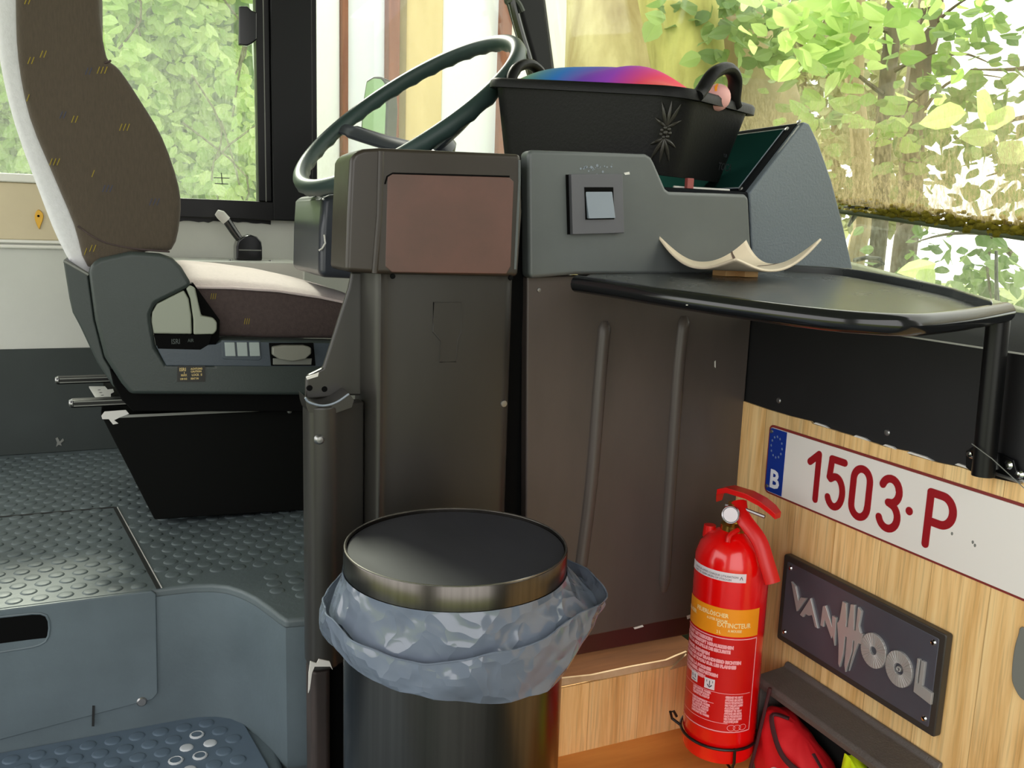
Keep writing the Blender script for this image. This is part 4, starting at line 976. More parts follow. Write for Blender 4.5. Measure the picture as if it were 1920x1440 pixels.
for q in (((.88, .99), (.82, .86), (.72, .70), (.62, .58)), ((.98, .40), (.85, .42), (.74, .46)), ((.30, .60), (.44, .52))):
    b = B(); pts = catmull([dishf(u, v, .0019) for u, v in q], 5); b.tube(pts, [.0024]*(len(pts)-1)+[.0006], 6, flat=.2); lab(obj('grain_streak', b, 'bowl_grain', bw), 'dark streak in the wood')
b = B(); b.box(bc.x-.020, bc.x+.012, bc.y-.006, bc.y+.026, bc.z, bc.z+.012); lab(obj('foot', b, 'bowl_foot', bw, bevel=.001), 'tan wooden foot')
b = B(); b.box(bc.x+.002, bc.x+.026, bc.y-.022, bc.y+.004, bc.z, bc.z+.012); lab(obj('foot', b, 'bowl_foot', bw, bevel=.001), 'tan wooden foot')
# ------------------------------------------------------------------ black tub on the dashboard
sc_ = .97
BX, BY, BZ, BA, BT, BL, BW, BH, BTP = .804*sc_, 1.402*sc_, 1.2+(1.313-1.2)*sc_, -1.136, .115, .408*sc_, .247*sc_, .128*sc_, .02
_c, _s, _ct, _st = math.cos(BA), math.sin(BA), math.cos(BT), math.sin(BT)
def tb(l, m, n):
    l2 = _ct*l+_st*n; n2 = -_st*l+_ct*n
    return V((BX+_c*l2-_s*m, BY+_s*l2+_c*m, BZ+n2))
def rr(t, ins=0, r=.045, n=8):      # rounded plan at height fraction t
    k = BTP*(1-t); return rect_round(-BL/2+k+ins, BL/2-k-ins, -BW/2+k+ins, BW/2-k-ins, r-ins*.5, n)
tbk = thing('plastic_tub', (BX, BY, BZ), 'black plastic tub with two loop handles on top of the dashboard', 'tub')
NH = 4*9
def rim_z(l, m):      # handles rise in the middle of the two short ends
    return 0
b = B(); hs = [0, .02, .3, .6, .85, .97, 1.0]
rings_ = [[tb(l, m, BH*t) for l, m in rr(t)] for t in hs]
inn = [[tb(l, m, BH*t) for l, m in rr(t, .004)] for t in (1.0, .6, .05)]
b.rings(rings_+inn, True, True); obj('body', b, 'basket_black', tbk, ang=50)
b = B(); pr = rr(1.0); o1 = rect_round(-BL/2-.010, BL/2+.010, -BW/2-.010, BW/2+.010, .053, 8)
b.rings([[tb(l, m, BH-.012) for l, m in pr], [tb(l, m, BH-.012) for l, m in o1], [tb(l, m, BH-.001) for l, m in o1], [tb(l, m, BH+.003) for l, m in rect_round(-BL/2-.006, BL/2+.006, -BW/2-.006, BW/2+.006, .049, 8)], [tb(l, m, BH+.001) for l, m in rr(1.0, .004)]], False, False); obj('rim', b, 'basket_black', tbk, ang=50)
for sgn in (-1, 1):
    b = B(); L0 = sgn*(BL/2+.004)
    mo_ = -.022 if sgn > 0 else 0
    pts = catmull([tb(L0, mo_-.066, BH-.006), tb(L0, mo_-.054, BH+.004), tb(L0+sgn*.004, mo_-.036, BH+.030), tb(L0+sgn*.006, mo_, BH+.043), tb(L0+sgn*.004, mo_+.032, BH+.032), tb(L0, mo_+.046, BH+.004), tb(L0, mo_+.056, BH-.006)], 5)
    b.tube(pts, .0115, 12, flat=.8); obj('handle', b, 'basket_black', tbk)
# embossed flower on the corner facing the doorway, raised lettering on the short end
def corner(u, t, h):  # u along the plan from the long side round the corner to the short end, metres; t height
    k = BTP*(1-t); r_ = .045
    x1, y0 = BL/2-k, -BW/2+k
    if u < 0: return tb(x1-r_+u, y0-h, BH*t)
    if u < r_*PI/2:
        a = -PI/2+u/r_; return tb(x1-r_+(r_+h)*math.cos(a), y0+r_+(r_+h)*math.sin(a), BH*t)
    return tb(x1+h, y0+r_+(u-r_*PI/2), BH*t)
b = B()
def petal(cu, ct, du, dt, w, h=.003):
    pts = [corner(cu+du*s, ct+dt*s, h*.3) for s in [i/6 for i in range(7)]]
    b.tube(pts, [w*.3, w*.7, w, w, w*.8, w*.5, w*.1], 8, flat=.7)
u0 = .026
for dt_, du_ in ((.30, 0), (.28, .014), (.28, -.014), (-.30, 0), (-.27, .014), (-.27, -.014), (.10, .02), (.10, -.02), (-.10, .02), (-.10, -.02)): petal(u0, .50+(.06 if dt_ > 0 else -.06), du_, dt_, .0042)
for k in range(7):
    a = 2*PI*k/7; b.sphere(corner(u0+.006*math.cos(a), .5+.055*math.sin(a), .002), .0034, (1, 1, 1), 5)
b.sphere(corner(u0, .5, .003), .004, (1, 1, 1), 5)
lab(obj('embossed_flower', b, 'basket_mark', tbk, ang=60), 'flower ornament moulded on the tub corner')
b = B(); lm = lambda u, v, h: corner(.045*PI/2+.105+u, .16+v/BH, .0006+h)
b.text('TOCA', .017, lm, 0, 0, .95, .0002, .0006); b.text('TUB', .007, lm, .008, .021, .95, .0002, .0006)
lab(obj('moulded_letters', b, 'basket_letter', tbk), 'small moulded lettering on the tub end')
# cloth and a pale item inside
b = B()
def cl(u, v):
    l = (-.445+.89*u)*BL; m = (-.43+.86*v)*BW
    h = BH-.014+.056*(max(0, math.sin(PI*min(1, u**.8)))**.75)*max(0, math.sin(PI*v))**.6+.005*math.sin(9*u+4*v)+.003*math.sin(17*u-8*v)
    return tb(l, m, h)
b.surf(cl, 40, 24)
edge_ = [cl(i/40, 0) for i in range(41)]
ck = obj('rainbow_cloth', b, 'rainbow', solid=.006, ang=80); tag(ck, 'rainbow coloured cloth heaped in the black tub', 'cloth')
b = B(); q = tb(BL/2-.024, 0, BH); q = PD(1345, 183, (q-EYE).dot(FW)-.02); b.sphere(q, .0205, (1, 1, 1), 12)
pb = obj('pink_ball', b, 'pink_skin'); tag(pb, 'pale pink ball with an orange stripe in the black tub', 'ball')
b = B(); b.tube(catmull([q+V((-.0125, -.0125, .006)), q+V((-.011, -.010, .0125)), q+V((-.006, -.006, .0175))], 4), .0025, 8); lab(obj('orange_mark', b, 'label_orange', pb), 'orange stripe')
b = B(); q = PY(1293, 334, 1.162); b.box(q.x-.006, q.x+.006, q.y-.004, q.y+.004, 1.2722, 1.288); tag(obj('small_red_block', b, 'red_chip', bevel=.001), 'small reddish block on the dashboard under the tub', 'block')
b = B(); a_, c_ = PY(1270, 346, 1.158), PY(1375, 354, 1.158); b.tube([V((a_.x, 1.168, 1.274)), V((c_.x, 1.168, 1.274))], .0018, 6); tag(obj('white_hairline', b, 'steel_white'), 'thin white stick lying on the dashboard under the tub', 'hairline')  # thin white line drawn as a tube along the deck

b = B(); b.box(.66, .936, 1.64, 1.70, 1.15, 1.335); obj('gap_filler', b, 'dash_dark', db, bevel=.006)  # dark block added to hide the bright gap under the tub
# ------------------------------------------------------------------ waste bin and liner
bx, by, bz = .338, .891, .849
wb = thing('waste_bin', (bx, by, .2), 'round dark brushed metal waste bin in front of the console column', 'bin')
b = B(); b.lathe((bx, by, .2), [(.0001, 0), (.122, 0), (.126, .004), (.126, .612), (.122, .616)], 96, cap0=False, cap1=False); obj('body', b, 'bin_steel', wb)
b = B(); b.lathe((bx, by, bz), [(.124, -.030), (.1262, -.0285), (.1262, -.001), (.1256, 0), (.1228, 0), (.1228, -.024)], 96, cap0=False, cap1=False); obj('rim_band', b, 'bin_steel', wb)
b = B(); b.tube([V((bx+.1244*math.cos(2*PI*i/96), by+.1244*math.sin(2*PI*i/96), bz+.0002)) for i in range(96)], .0011, 6, True); lab(obj('rim_edge', b, 'bin_edge', wb), 'thin shiny edge of the rim')
b = B(); b.lathe((bx, by, bz), [(.1228, -.008), (.1222, -.0035), (.08, -.0042), (.0001, -.005)], 96, cap0=False, cap1=False); lab(obj('lid', b, 'bin_lid', wb), 'flat dark recessed lid')

# liner: outline traced by angle round the bin (0 = towards image right)
r = random.Random(31)
va = math.atan2(-by, -bx)                       # towards the camera
def tab(t, xs):
    t = t % (2*PI); n = len(xs)-1
    f = t/(2*PI)*n; i = int(f) % n; k = f-int(f); k = k*k*(3-2*k); return xs[i]*(1-k)+xs[i+1]*k
# angle measured counter-clockwise from the direction right of the camera view (image right), front = -90deg
ir = math.atan2(RT.y, RT.x)
def cyl_hit(px, py, rad):        # front hit of a pixel ray with a cylinder round the bin axis -> (t, z)
    d = ray(px, py); ox, oy = EYE.x-bx, EYE.y-by
    A = d.x*d.x+d.y*d.y; Bq = 2*(ox*d.x+oy*d.y); Cq = ox*ox+oy*oy-rad*rad; D = max(0, Bq*Bq-4*A*Cq)
    k = (-Bq-math.sqrt(D))/(2*A); q = EYE+d*k
    return ((math.atan2(q.y-by, q.x-bx)-ir+PI) % (2*PI)-PI, q.z)
def side_z(t, rad, py):
    z = .8
    for _ in range(20):
        q = V((bx+rad*math.cos(ir+t), by+rad*math.sin(ir+t), z)); dd = q-EYE
        z += (720-F*dd.dot(UP)/dd.dot(FW)-py)*dd.dot(FW)/F
    return z
HEM, BOT = [], []
for px, py, rd in ((628, 1160, .148), (655, 1196, .146), (700, 1222, .142), (740, 1238, .141), (800, 1247, .140), (850, 1243, .141), (920, 1226, .144), (1000, 1206, .146), (1050, 1182, .149), (1090, 1152, .155)):
    t, z = cyl_hit(px, py, rd); HEM.append((t, rd, z))
for px, py, rd in ((640, 1225, .141), (662, 1258, .137), (700, 1278, .135), (738, 1291, .134), (800, 1306, .133), (850, 1315, .133), (930, 1320, .133), (1000, 1306, .133), (1045, 1283, .136), (1085, 1215, .148)):
    t, z = cyl_hit(px, py, rd); BOT.append((t, rd, z))
for t, rd, py in ((-.02, .172, 1118), (.25, .163, 1070), (.55, .150, 1048), (1.2, .138, 1020), (2.2, .138, 1030), (2.75, .146, 1070), (-3.10, .150, 1120)): HEM.append((t, rd, side_z(t, rd, py)))
for t, rd, py in ((-.02, .160, 1140), (.25, .150, 1110), (.55, .142, 1090), (1.2, .135, 1070), (2.2, .135, 1080), (2.75, .140, 1120), (-3.10, .146, 1180)): BOT.append((t, rd, side_z(t, rd, py)))
HEM.sort(); BOT.sort()
def lk(T, t, i):
    t = (t+PI) % (2*PI)-PI
    E_ = [(T[-1][0]-2*PI,)+T[-1][1:]]+T+[(T[0][0]+2*PI,)+T[0][1:]]
    for a, c in zip(E_, E_[1:]):
        if a[0] <= t <= c[0]:
            k = (t-a[0])/max(1e-6, c[0]-a[0]); return a[i]*(1-k)+c[i]*k
    return T[0][i]
ph = [r.uniform(0, 2*PI) for _ in range(12)]
def wr(t, v, a):
    tri = lambda x: 2*abs((x/(2*PI)) % 1-.5)*2-1
    return a*(.45*tri(5*t+ph[0]+2.1*v)+.30*tri(8*t+ph[1]-4*v)+.25*tri(14*t+ph[2]+3*v)+.2*tri(21*t+ph[3]-6*v))
def bagp(t, v):
    """v: 0 under the band .. .5 open cuff edge .. 1 lower edge"""
    if v < .5:
        k = v/.5; rh, zh = lk(HEM, t, 1)-.008, lk(HEM, t, 2)-.010
        rr_ = .1266*(1-k**1.4)+rh*k**1.4; z = (bz-.026)*(1-k)+zh*k
        rr_ += wr(t, k, .0042)*math.sin(PI*min(1, k*.85+.05))
    else:
        k = (v-.5)/.5; rr_ = lk(HEM, t, 1)*(1-k)+lk(BOT, t, 1)*k+.004*math.sin(PI*k); z = lk(HEM, t, 2)*(1-k)+lk(BOT, t, 2)*k
        rr_ += wr(t, k*1.5+3, .0040); z += wr(t, 7+k, .0022)
    a = ir+t; rr_ = max(rr_, .1272)
    return V((bx+rr_*math.cos(a), by+rr_*math.sin(a), z))
lg = thing('bin_liner', (bx, by, bz-.2), 'crinkled blue grey plastic bag folded over the rim of the bin', 'bin bag')
jr = random.Random(17); JT = [jr.uniform(-.022, .022) for _ in range(400)]
def jit(u, v, n, m): return 2*PI*u+JT[(int(round(u*n))*7+int(round(v*m))*31) % 400]*(1 if 0 < v < 1 else .3)
b = B(); b.surf(lambda u, v: bagp(jit(u, v, 72, 6), v*.499), 72, 6, True); obj('skirt', b, 'bag_grey', lg, ang=12)
b = B(); b.surf(lambda u, v: bagp(jit(u, v, 72, 6), .5+v*.5), 72, 6, True); obj('cuff', b, 'bag_grey', lg, ang=12)
b = B()
def under(u, v):
    q = bagp(2*PI*u, 1.0); c = V((bx, by, q.z)); d = (q-c); rl_ = d.length; d.normalize()
    p0 = c+d*(rl_-.001); p1 = c+d*.1268; p1.z = q.z+.012
    return p0.lerp(p1, v)
b.surf(under, 120, 2, True); obj('hem_underside', b, 'bag_grey', lg)
b = B(); cr2 = [bagp(2*PI*i/144, .5)+V((0, 0, .0006)) for i in range(144)]; b.tube(cr2, .0011, 6, True); obj('hem', b, 'bag_grey', lg)

# ------------------------------------------------------------------ driver's seat
SY_, SF = 1.72, 2.19
ds = thing('driver_seat', (.15, 1.95, ZF), 'brown fabric driver seat with grey plastic side cover and black pedestal', 'seat')
bpx = [(28, -160), (28, 0), (33, 110), (55, 220), (100, 330), (138, 420), (164, 500), (215, 492), (275, 472), (322, 468), (338, 412), (336, 350), (305, 258), (262, 185), (225, 130), (204, 112), (196, 90), (188, 40), (186, 0), (182, -150), (150, -185), (60, -185)]
b = B(); ol = xz(bpx, SY_); ol = [(p.x, p.y) for p in catmull(ol, 3, True)]
b.pillow(ol, SY_, SF, .013); bk_ = obj('backrest', b, 'fabric_brown', ds, ang=60)
rpx = [(-40, -150), (-14, 0), (-3, 110), (25, 230), (72, 360), (108, 450), (150, 520), (180, 512), (150, 425), (112, 330), (68, 220), (46, 110), (48, 0), (48, -150)]
b = B(); ol = [(p.x, p.y) for p in catmull(xz(rpx, SY_+.012), 3, True)]; b.pillow(ol, SY_+.024, SF-.012, .010); lab(obj('rear_cover', b, 'fabric_light', ds, ang=60), 'light grey fabric rear of the backrest, whitened for the light on it')
# creases and woven flecks
for q in (((196, 118), (203, 116), (208, 113)), ((146, 424), (190, 452), (250, 466), (318, 472))):
    b = B(); b.tube(catmull([PY(a, c, SY_+.0004) for a, c in q], 5), .0018, 6); lab(obj('seam', b, 'fabric_side', bk_), 'stitched crease')
def fleck(nm, m, a, c, n):
    b = B()
    for i in range(n): b.tube([PY(a+7*i, c, SY_-.0001), PY(a+7*i+5, c-13, SY_-.0001)], .0008, 5)
    lab(obj(nm, b, m, bk_), ('yellow' if 'yellow' in m else 'bluish')+' woven fleck')
for a, c, n in ((52, 120, 2), (75, 108, 2), (46, 8, 2), (182, 138, 3), (134, 230, 2), (224, 245, 3), (93, 310, 3), (172, 332, 1), (168, 472, 2), (158, 478, 1), (50, 190, 1)): fleck('woven_fleck', 'yellow_thread', a, c, n)
for a, c, n in ((192, 360, 3), (112, 222, 2), (160, 140, 2), (280, 385, 3)): fleck('woven_fleck', 'blue_thread', a, c, n)
# cushion
cpx_ = [(340, 540), (365, 536), (430, 537), (520, 543), (600, 555), (690, 574), (722, 600), (705, 636), (500, 634), (400, 630), (360, 620)]
seam = xz(cpx_[:6], SY_)
b = B(); ol = xz(cpx_, SY_-.004); b.pillow(ol, SY_-.004, SF, .01, 3); cu_ = obj('seat_cushion', b, 'fabric_side', ds, ang=60)
x0_, x1_ = .075, xz([(708, 585)], SY_)[0][0]
sx_ = [p[0] for p in seam]; sz_ = [p[1] for p in seam]
def seamz(x):
    if x <= sx_[0]: return sz_[0]
    for i in range(len(sx_)-1):
        if x <= sx_[i+1]: return sz_[i]+(sz_[i+1]-sz_[i])*(x-sx_[i])/(sx_[i+1]-sx_[i])
    return sz_[-1]-(x-sx_[-1])*.6
def topf(u, v):
    x = x0_+(x1_-x0_)*u; a = .046*(1-.62*u); 
    bol = 1-.22*math.exp(-((v-.5)/.16)**2)
    return V((x, SY_-.006+(SF-SY_+.006)*v, seamz(x)-.003+a*(math.sin(PI*v)**.55)*bol*(1 if u < .86 else math.sqrt(max(0, 1-((u-.86)/.14)**2)))))
b = B(); b.surf(topf, 30, 30); lab(obj('cushion_top', b, 'fabric_top', cu_, ang=70), 'top of the cushion with window light in its pale colour')
b = B(); b.tube([V((x0_+(x1_-x0_)*i/24, SY_-.006, seamz(x0_+(x1_-x0_)*i/24)-.002)) for i in range(25)], .0028, 8); lab(obj('piping', b, 'fabric_top', cu_), 'pale piping')
for a, c in ((400, 556), (463, 603)):
    b = B()
    for i in range(3): b.tube([PY(a-5+4*i, c+5, SY_-.0042), PY(a-3+4*i, c-6, SY_-.0042)], .0007, 5)
    lab(obj('woven_fleck', b, 'yellow_thread', cu_), 'yellow woven fleck')
# side cover
spx_ = [(166, 510), (170, 496), (186, 485), (245, 472), (300, 476), (324, 484), (340, 500), (360, 533), (352, 540), (292, 570), (283, 590), (284, 604), (292, 650), (312, 682), (400, 684), (408, 640), (420, 636), (640, 640), (650, 700), (640, 742), (245, 740), (228, 720), (196, 670), (178, 600)]
b = B(); b.prism([PY(a, c, SY_-.035) for a, c in spx_], (0, .045, 0)); obj('side_cover', b, 'seat_plastic', ds, bevel=.008, seg=3)
b = B(); b.prism([PY(a, c, SY_-.020) for a, c in ((282, 585), (286, 566), (362, 530), (412, 600), (410, 690), (300, 690))], (0, .02, 0)); lab(obj('lever_recess', b, 'gap_black', ds), 'dark recess behind the lever')
b = B(); b.prism([PY(a, c, SY_-.037) for a, c in ((292, 648), (404, 646), (416, 640), (640, 644), (644, 688), (312, 686))], (0, .004, 0)); lab(obj('side_strip', b, 'seat_plastic_blue', ds, bevel=.002), 'bluish grey strip below the cushion')
b = B(); b.prism([PY(a, c, SY_-.0375) for a, c in ((288, 628), (398, 628), (392, 646), (376, 656), (296, 654))], (0, .003, 0)); rc_ = obj('maker_plate', b, 'gap_black', ds, bevel=.001); lab(rc_, 'dark plate with the seat maker name')
b = B(); ml = PY(321, 645, SY_-.0382); b.text('ISRI', .0130, lambda u, v, h: V((ml.x+u, SY_-.0378-h, ml.z+v)), 0, 0, .75, .0002, .0006); b.text('AIR', .0085, lambda u, v, h: V((ml.x+u, SY_-.0378-h, ml.z+v)), .028, .003, .8, .0001, .0006); obj('maker_letters', b, 'seat_plastic', rc_)
b = B(); b.prism([PY(a, c, SY_-.032) for a, c in ((288, 626), (284, 604), (285, 586), (294, 570), (345, 544), (354, 560), (359, 590), (360, 627))], (0, .014, 0)); lab(obj('lever_housing', b, 'lever_grey', ds, bevel=.003), 'pale grey lever housing')
b = B(); b.prism([PY(a, c, SY_-.036) for a, c in ((349, 541), (356, 535), (366, 540), (378, 592), (400, 596), (407, 604), (407, 619), (401, 627), (363, 628), (363, 600), (357, 560))], (0, .016, 0)); lab(obj('recline_lever', b, 'lever_grey', ds, bevel=.003), 'pale grey recline lever')
b = B(); b.prism([PY(a, c, SY_-.038) for a, c in ((415, 638), (488, 639), (491, 672), (486, 676), (420, 674), (416, 670))], (0, .004, 0)); sp_ = obj('switch_panel', b, 'seat_plastic_blue', ds, bevel=.0012)
for k in range(3):
    a = 421+k*23; b = B(); b.prism([PY(a, 642, SY_-.041), PY(a+19, 642, SY_-.041), PY(a+21, 668, SY_-.041), PY(a+2, 668, SY_-.041)], (0, .005, 0)); lab(obj('button', b, 'button_grey', sp_, bevel=.0008), 'pale grey push button')
b = B(); b.prism([PY(a, c, SY_-.038) for a, c in ((504, 643), (588, 643), (592, 686), (508, 686))], (0, .004, 0)); kb_ = obj('knob_bezel', b, 'gap_black', ds, bevel=.0012)
b = B(); b.prism([PY(a, c, SY_-.052) for a, c in ((511, 651), (530, 648), (570, 648), (584, 652), (584, 664), (572, 674), (548, 678), (524, 674), (511, 666))], (0, .016, 0)); lab(obj('adjuster_knob', b, 'knob_grey', kb_, bevel=.003), 'grey oval adjuster knob')
b = B(); b.prism([PY(a, c, SY_-.040) for a, c in ((512, 672), (585, 672), (584, 684), (512, 684))], (0, .004, 0)); lab(obj('knob_base', b, 'handle_grey', kb_, bevel=.001), 'grey strip under the knob')
b = B(); b.prism([PY(a, c, SY_-.0365) for a, c in ((333, 686), (385, 686), (385, 716), (332, 716))], (0, .002, 0)); wl = obj('warning_label', b, 'label_black', ds); lab(wl, 'black warning label with gold print')
b = B(); w0 = PY(333, 716, SY_-.0367); wm = lambda u, v, h: V((w0.x+u, SY_-.0367-h, w0.z+v))
for t, sz, u, v in (('ISRI', .0088, .0035, .0195), ('ACHTUNG', .0048, .023, .0215), ('CAUTION', .0048, .023, .0165), ('MAX', .0056, .006, .010), ('LOCK', .0056, .0245, .010), ('130 KG', .0046, .004, .0035), ('SEAT IN', .0046, .0225, .0035), ('!', .008, .011, .0125), ('II', .0056, .040, .010)): b.text(t, sz, wm, u, v, .85, .0002, .0003)
obj('label_print', b, 'label_gold', wl)
b = B(); b.prism([PY(a, c, SY_-.01) for a, c in ((118, 486), (128, 490), (166, 514), (178, 600), (196, 670), (226, 722), (214, 728), (182, 680), (150, 612), (136, 586), (130, 560))], (0, .40, 0)); obj('rear_shell', b, 'seat_plastic', ds, bevel=.004)
b = B(); b.tube([PY(120, 489, SY_-.011), PY(166, 515, SY_-.011)], .003, 6); lab(obj('shell_edge', b, 'handle_grey', ds), 'worn pale edge of the rear shell')
b = B(); b.prism([PY(a, c, SY_-.015) for a, c in ((205, 690), (232, 716), (640, 732), (640, 772), (250, 772), (228, 750), (212, 720))], (0, .40, 0)); obj('suspension', b, 'gap_black', ds, bevel=.003)
ppx_ = [(188, 776), (215, 783), (560, 768), (640, 764), (640, 952), (290, 975)]
b = B(); b.prism([PY(a, c, 1.735) for a, c in ppx_], (0, .42, 0)); pd = obj('pedestal', b, 'pedestal_black', ds, bevel=.003)
b = B(); b.prism([PY(a, c, 1.7335) for a, c in ((214, 779), (560, 764), (560, 768), (215, 784))], (0, .003, 0)); lab(obj('pedestal_edge', b, 'handle_grey', pd), 'worn pale upper edge')
b = B(); r2 = random.Random(3); b.prism([PY(a, c, 1.733) for a, c in ((190, 780), (196, 772), (236, 769), (242, 776), (226, 782), (214, 788), (222, 794), (212, 796), (204, 786), (192, 786))], (0, .003, 0)); lab(obj('bare_corner', b, 'steel_white', pd), 'bare metal corner')
b = B(); b.sphere(PY(543, 771, 1.733), .005, (1, .5, 1), 6); b.sphere(PY(543, 760, 1.733), .0045, (1, .5, 1), 6); obj('bolt', b, 'screw', pd)
for a, c, a1, c1, yy in ((106, 712, 245, 708, 1.98), (132, 755, 260, 752, 1.78)):
    b = B(); p, q = PY(a, c, yy), PY(a1, c1, yy)
    b.box(p.x, q.x+.05, yy-.014, yy+.014, p.z-.008, p.z+.006); rl_ = obj('slide_rail', b, 'black_frame', ds, bevel=.003)
    for dz in (-.001, .0065): 
        b = B(); b.tube([V((p.x+.006, yy-.0138, p.z+dz-.003)), V((q.x+.01, yy-.0138, p.z+dz-.003))], .0013, 6); lab(obj('rail_glint', b, 'handle_grey', rl_), 'pale line for the highlight on the rail')  # highlight along the rail put in as pale lines
    b = B(); b.lathe(V((p.x, yy-.006, p.z)), [(.0001, -.002), (.006, -.002), (.009, .004)], 12, 'X'); obj('rail_end', b, 'screw', rl_)
b = B(); b.prism([PZ(a, c, PY(200, 735, 1.86).z) for a, c in ((167, 727), (197, 727), (202, 733), (212, 732), (214, 738), (208, 741), (208, 747), (180, 748))], (0, 0, .003)); br_ = obj('rail_bracket', b, 'steel_white', ds)
b = B()
for a, c in ((186, 731), (189, 736), (192, 741)): b.lathe(PZ(a, c, PY(200, 735, 1.86).z+.0032), [(.003, 0), (.0001, .0004)], 8, cap0=False, cap1=False)
obj('bracket_holes', b, 'gap_black', br_)
b = B(); b.box(.02, .30, 1.76, 2.13, ZF+.13, ZF+.215); obj('slide_base', b, 'gap_black', ds)

# ------------------------------------------------------------------ side console with the brake lever
b = B(); b.box(.06, .418, 2.19, YL-.001, ZF, 1.106)
tag(obj('side_ledge', b, 'cream_wall', bevel=.006, seg=3), 'pale ledge carrying the brake lever beyond the seat cushion', 'ledge')
hb = thing('brake_lever', (.31, 2.29, 1.106), 'black hand brake lever with a shiny knob on the pale ledge', 'lever')
dpx = [(443, 482), (443, 462), (446, 452), (455, 444), (470, 440), (482, 444), (490, 453), (492, 464), (492, 482)]
b = B(); dp = [PY(a, c, 2.25) for a, c in dpx]; dp[0].z = dp[-1].z = 1.1065; b.prism(dp, (0, .06, 0)); obj('lever_housing', b, 'gloss_black', hb, bevel=.004, seg=3)
b = B(); b.tube([PY(456, 458, 2.28), PY(440, 436, 2.28), PY(424, 412, 2.28)], [.0085, .0098, .0105], 14); obj('lever', b, 'gloss_black', hb)
b = B(); b.tube([PY(425, 414, 2.28), PY(414, 403, 2.28), PY(406, 398, 2.28)], [.0112, .0120, .0075], 16); lab(obj('lever_knob', b, 'steel_white', hb), 'shiny pale tip of the lever')
b = B(); b.box(PY(448, 470, 2.249).x, PY(490, 470, 2.249).x, 2.2485, 2.25, PY(465, 470, 2.249).z, PY(465, 468, 2.249).z); obj('housing_mark', b, 'handle_grey', hb)
for i, (a, c) in enumerate(((432, 478), (507, 478), (572, 492))):
    b = B(); q = PY(a, c, 2.23); b.lathe(V((q.x, 2.23, 1.1055)) if i < 2 else V((.414, 2.2, 1.1055)), [(.005, 0), (.004, .003), (.0001, .0036)], 10, cap0=False, cap1=False)
    tag(obj('screw', b, 'screw'), ['screw on the pale ledge between the backrest and the brake lever', 'screw on the pale ledge between the brake lever and the cowl', 'screw at the front corner of the pale ledge'][i], 'screw', 'screws on the pale ledge')

# ------------------------------------------------------------------ steering wheel
wc = V((.537, 1.75, 1.424)); wR, wt, wp_ = .2505, .652, -.20
nw = V((-math.sin(wt), math.sin(wp_)*math.cos(wt), math.cos(wt)*math.cos(wp_))).normalized()
wa = V((0, 1, 0)).cross(nw).normalized(); wb_ = nw.cross(wa)
wh = thing('steering_wheel', (.537, 1.75, 1.262), 'large dark green bus steering wheel above the black cowl', 'steering wheel')
b = B(); N_ = 96; pts = [wc+wa*math.cos(2*PI*i/N_)*wR+wb_*math.sin(2*PI*i/N_)*wR for i in range(N_)]
rs = []
for i, p in enumerate(pts):
    e = (p-wc).normalized(); rp_ = .0150
    g = .0028*max(0, math.sin(2*PI*i/N_*32))          # finger grips underneath
    rs.append([p+(e*math.cos(a)+nw*math.sin(a)*1.05)*(rp_+(g if math.sin(a) < -.3 else 0)) for a in [2*PI*k/14 for k in range(14)]])
R__ = [[b.bm.verts.new(q) for q in r_] for r_ in rs]; R__.append(R__[0])
for A_, C_ in zip(R__, R__[1:]):
    for i in range(14): b.face([A_[i], A_[(i+1) % 14], C_[(i+1) % 14], C_[i]])
obj('rim', b, 'wheel_rim', wh, ang=70)
hc = wc-nw*.085
def pj2(q): d = q-EYE; return (960+F*d.dot(RT)/d.dot(FW), 720-F*d.dot(UP)/d.dot(FW))
def rimp(a): return wc+(wa*math.cos(math.radians(a))+wb_*math.sin(math.radians(a)))*wR
abest = min(range(360), key=lambda a: (pj2(rimp(a))[0]-640)**2+(pj2(rimp(a))[1]-246)**2)
for a in (abest, abest+180):
    d = wa*math.cos(math.radians(a))+wb_*math.sin(math.radians(a))
    b = B(); b.tube(catmull([wc+d*(wR-.004), wc+d*(wR*.84)-nw*.016, wc+d*(wR*.5)-nw*.052, hc+d*.03], 6), [.016]*6+[.020]*13, 12, flat=.45, upv=nw); obj('spoke', b, 'cowl_black', wh)
b = B(); b.lathe(hc-nw*.03, [(.0001, 0), (.045, 0), (.055, .012), (.052, .035), (.0001, .045)], 32, (wa, wb_, nw), cap0=False, cap1=False); obj('hub', b, 'cowl_black', wh)
b = B(); b.tube([hc-nw*.03, hc-nw*.16], .032, 20); obj('steering_shaft', b, 'cowl_black', wh)

# ------------------------------------------------------------------ outside mirror
om = thing('side_mirror', (.77, 2.75, 1.42), 'rounded outside mirror seen through the front side window', 'mirror')
mpx = [(686, 150), (700, 142), (716, 143), (724, 152), (727, 200), (724, 262), (712, 270), (680, 268), (675, 258), (678, 200)]
b = B(); b.prism([PY(a, c, 2.76) for a, c in mpx], (.055, .07, 0)); obj('housing', b, 'housing', om, bevel=.012, seg=3)
b = B(); cxm, cym = 702, 206; b.prism([PY(cxm+(a-cxm)*.86, cym+(c-cym)*.92, 2.755) for a, c in mpx], (0, .004, 0)); lab(obj('mirror_glass', b, 'mirror_glass', om), 'mirror glass with a green reflection put in its colour')
b = B(); p = PY(722, 250, 2.80); b.tube(catmull([p, p+V((.05, -.01, -.10)), p+V((.22, -.15, -.16)), V((1.16, 2.47, 1.25))], 5), .012, 10); obj('arm', b, 'housing', om)

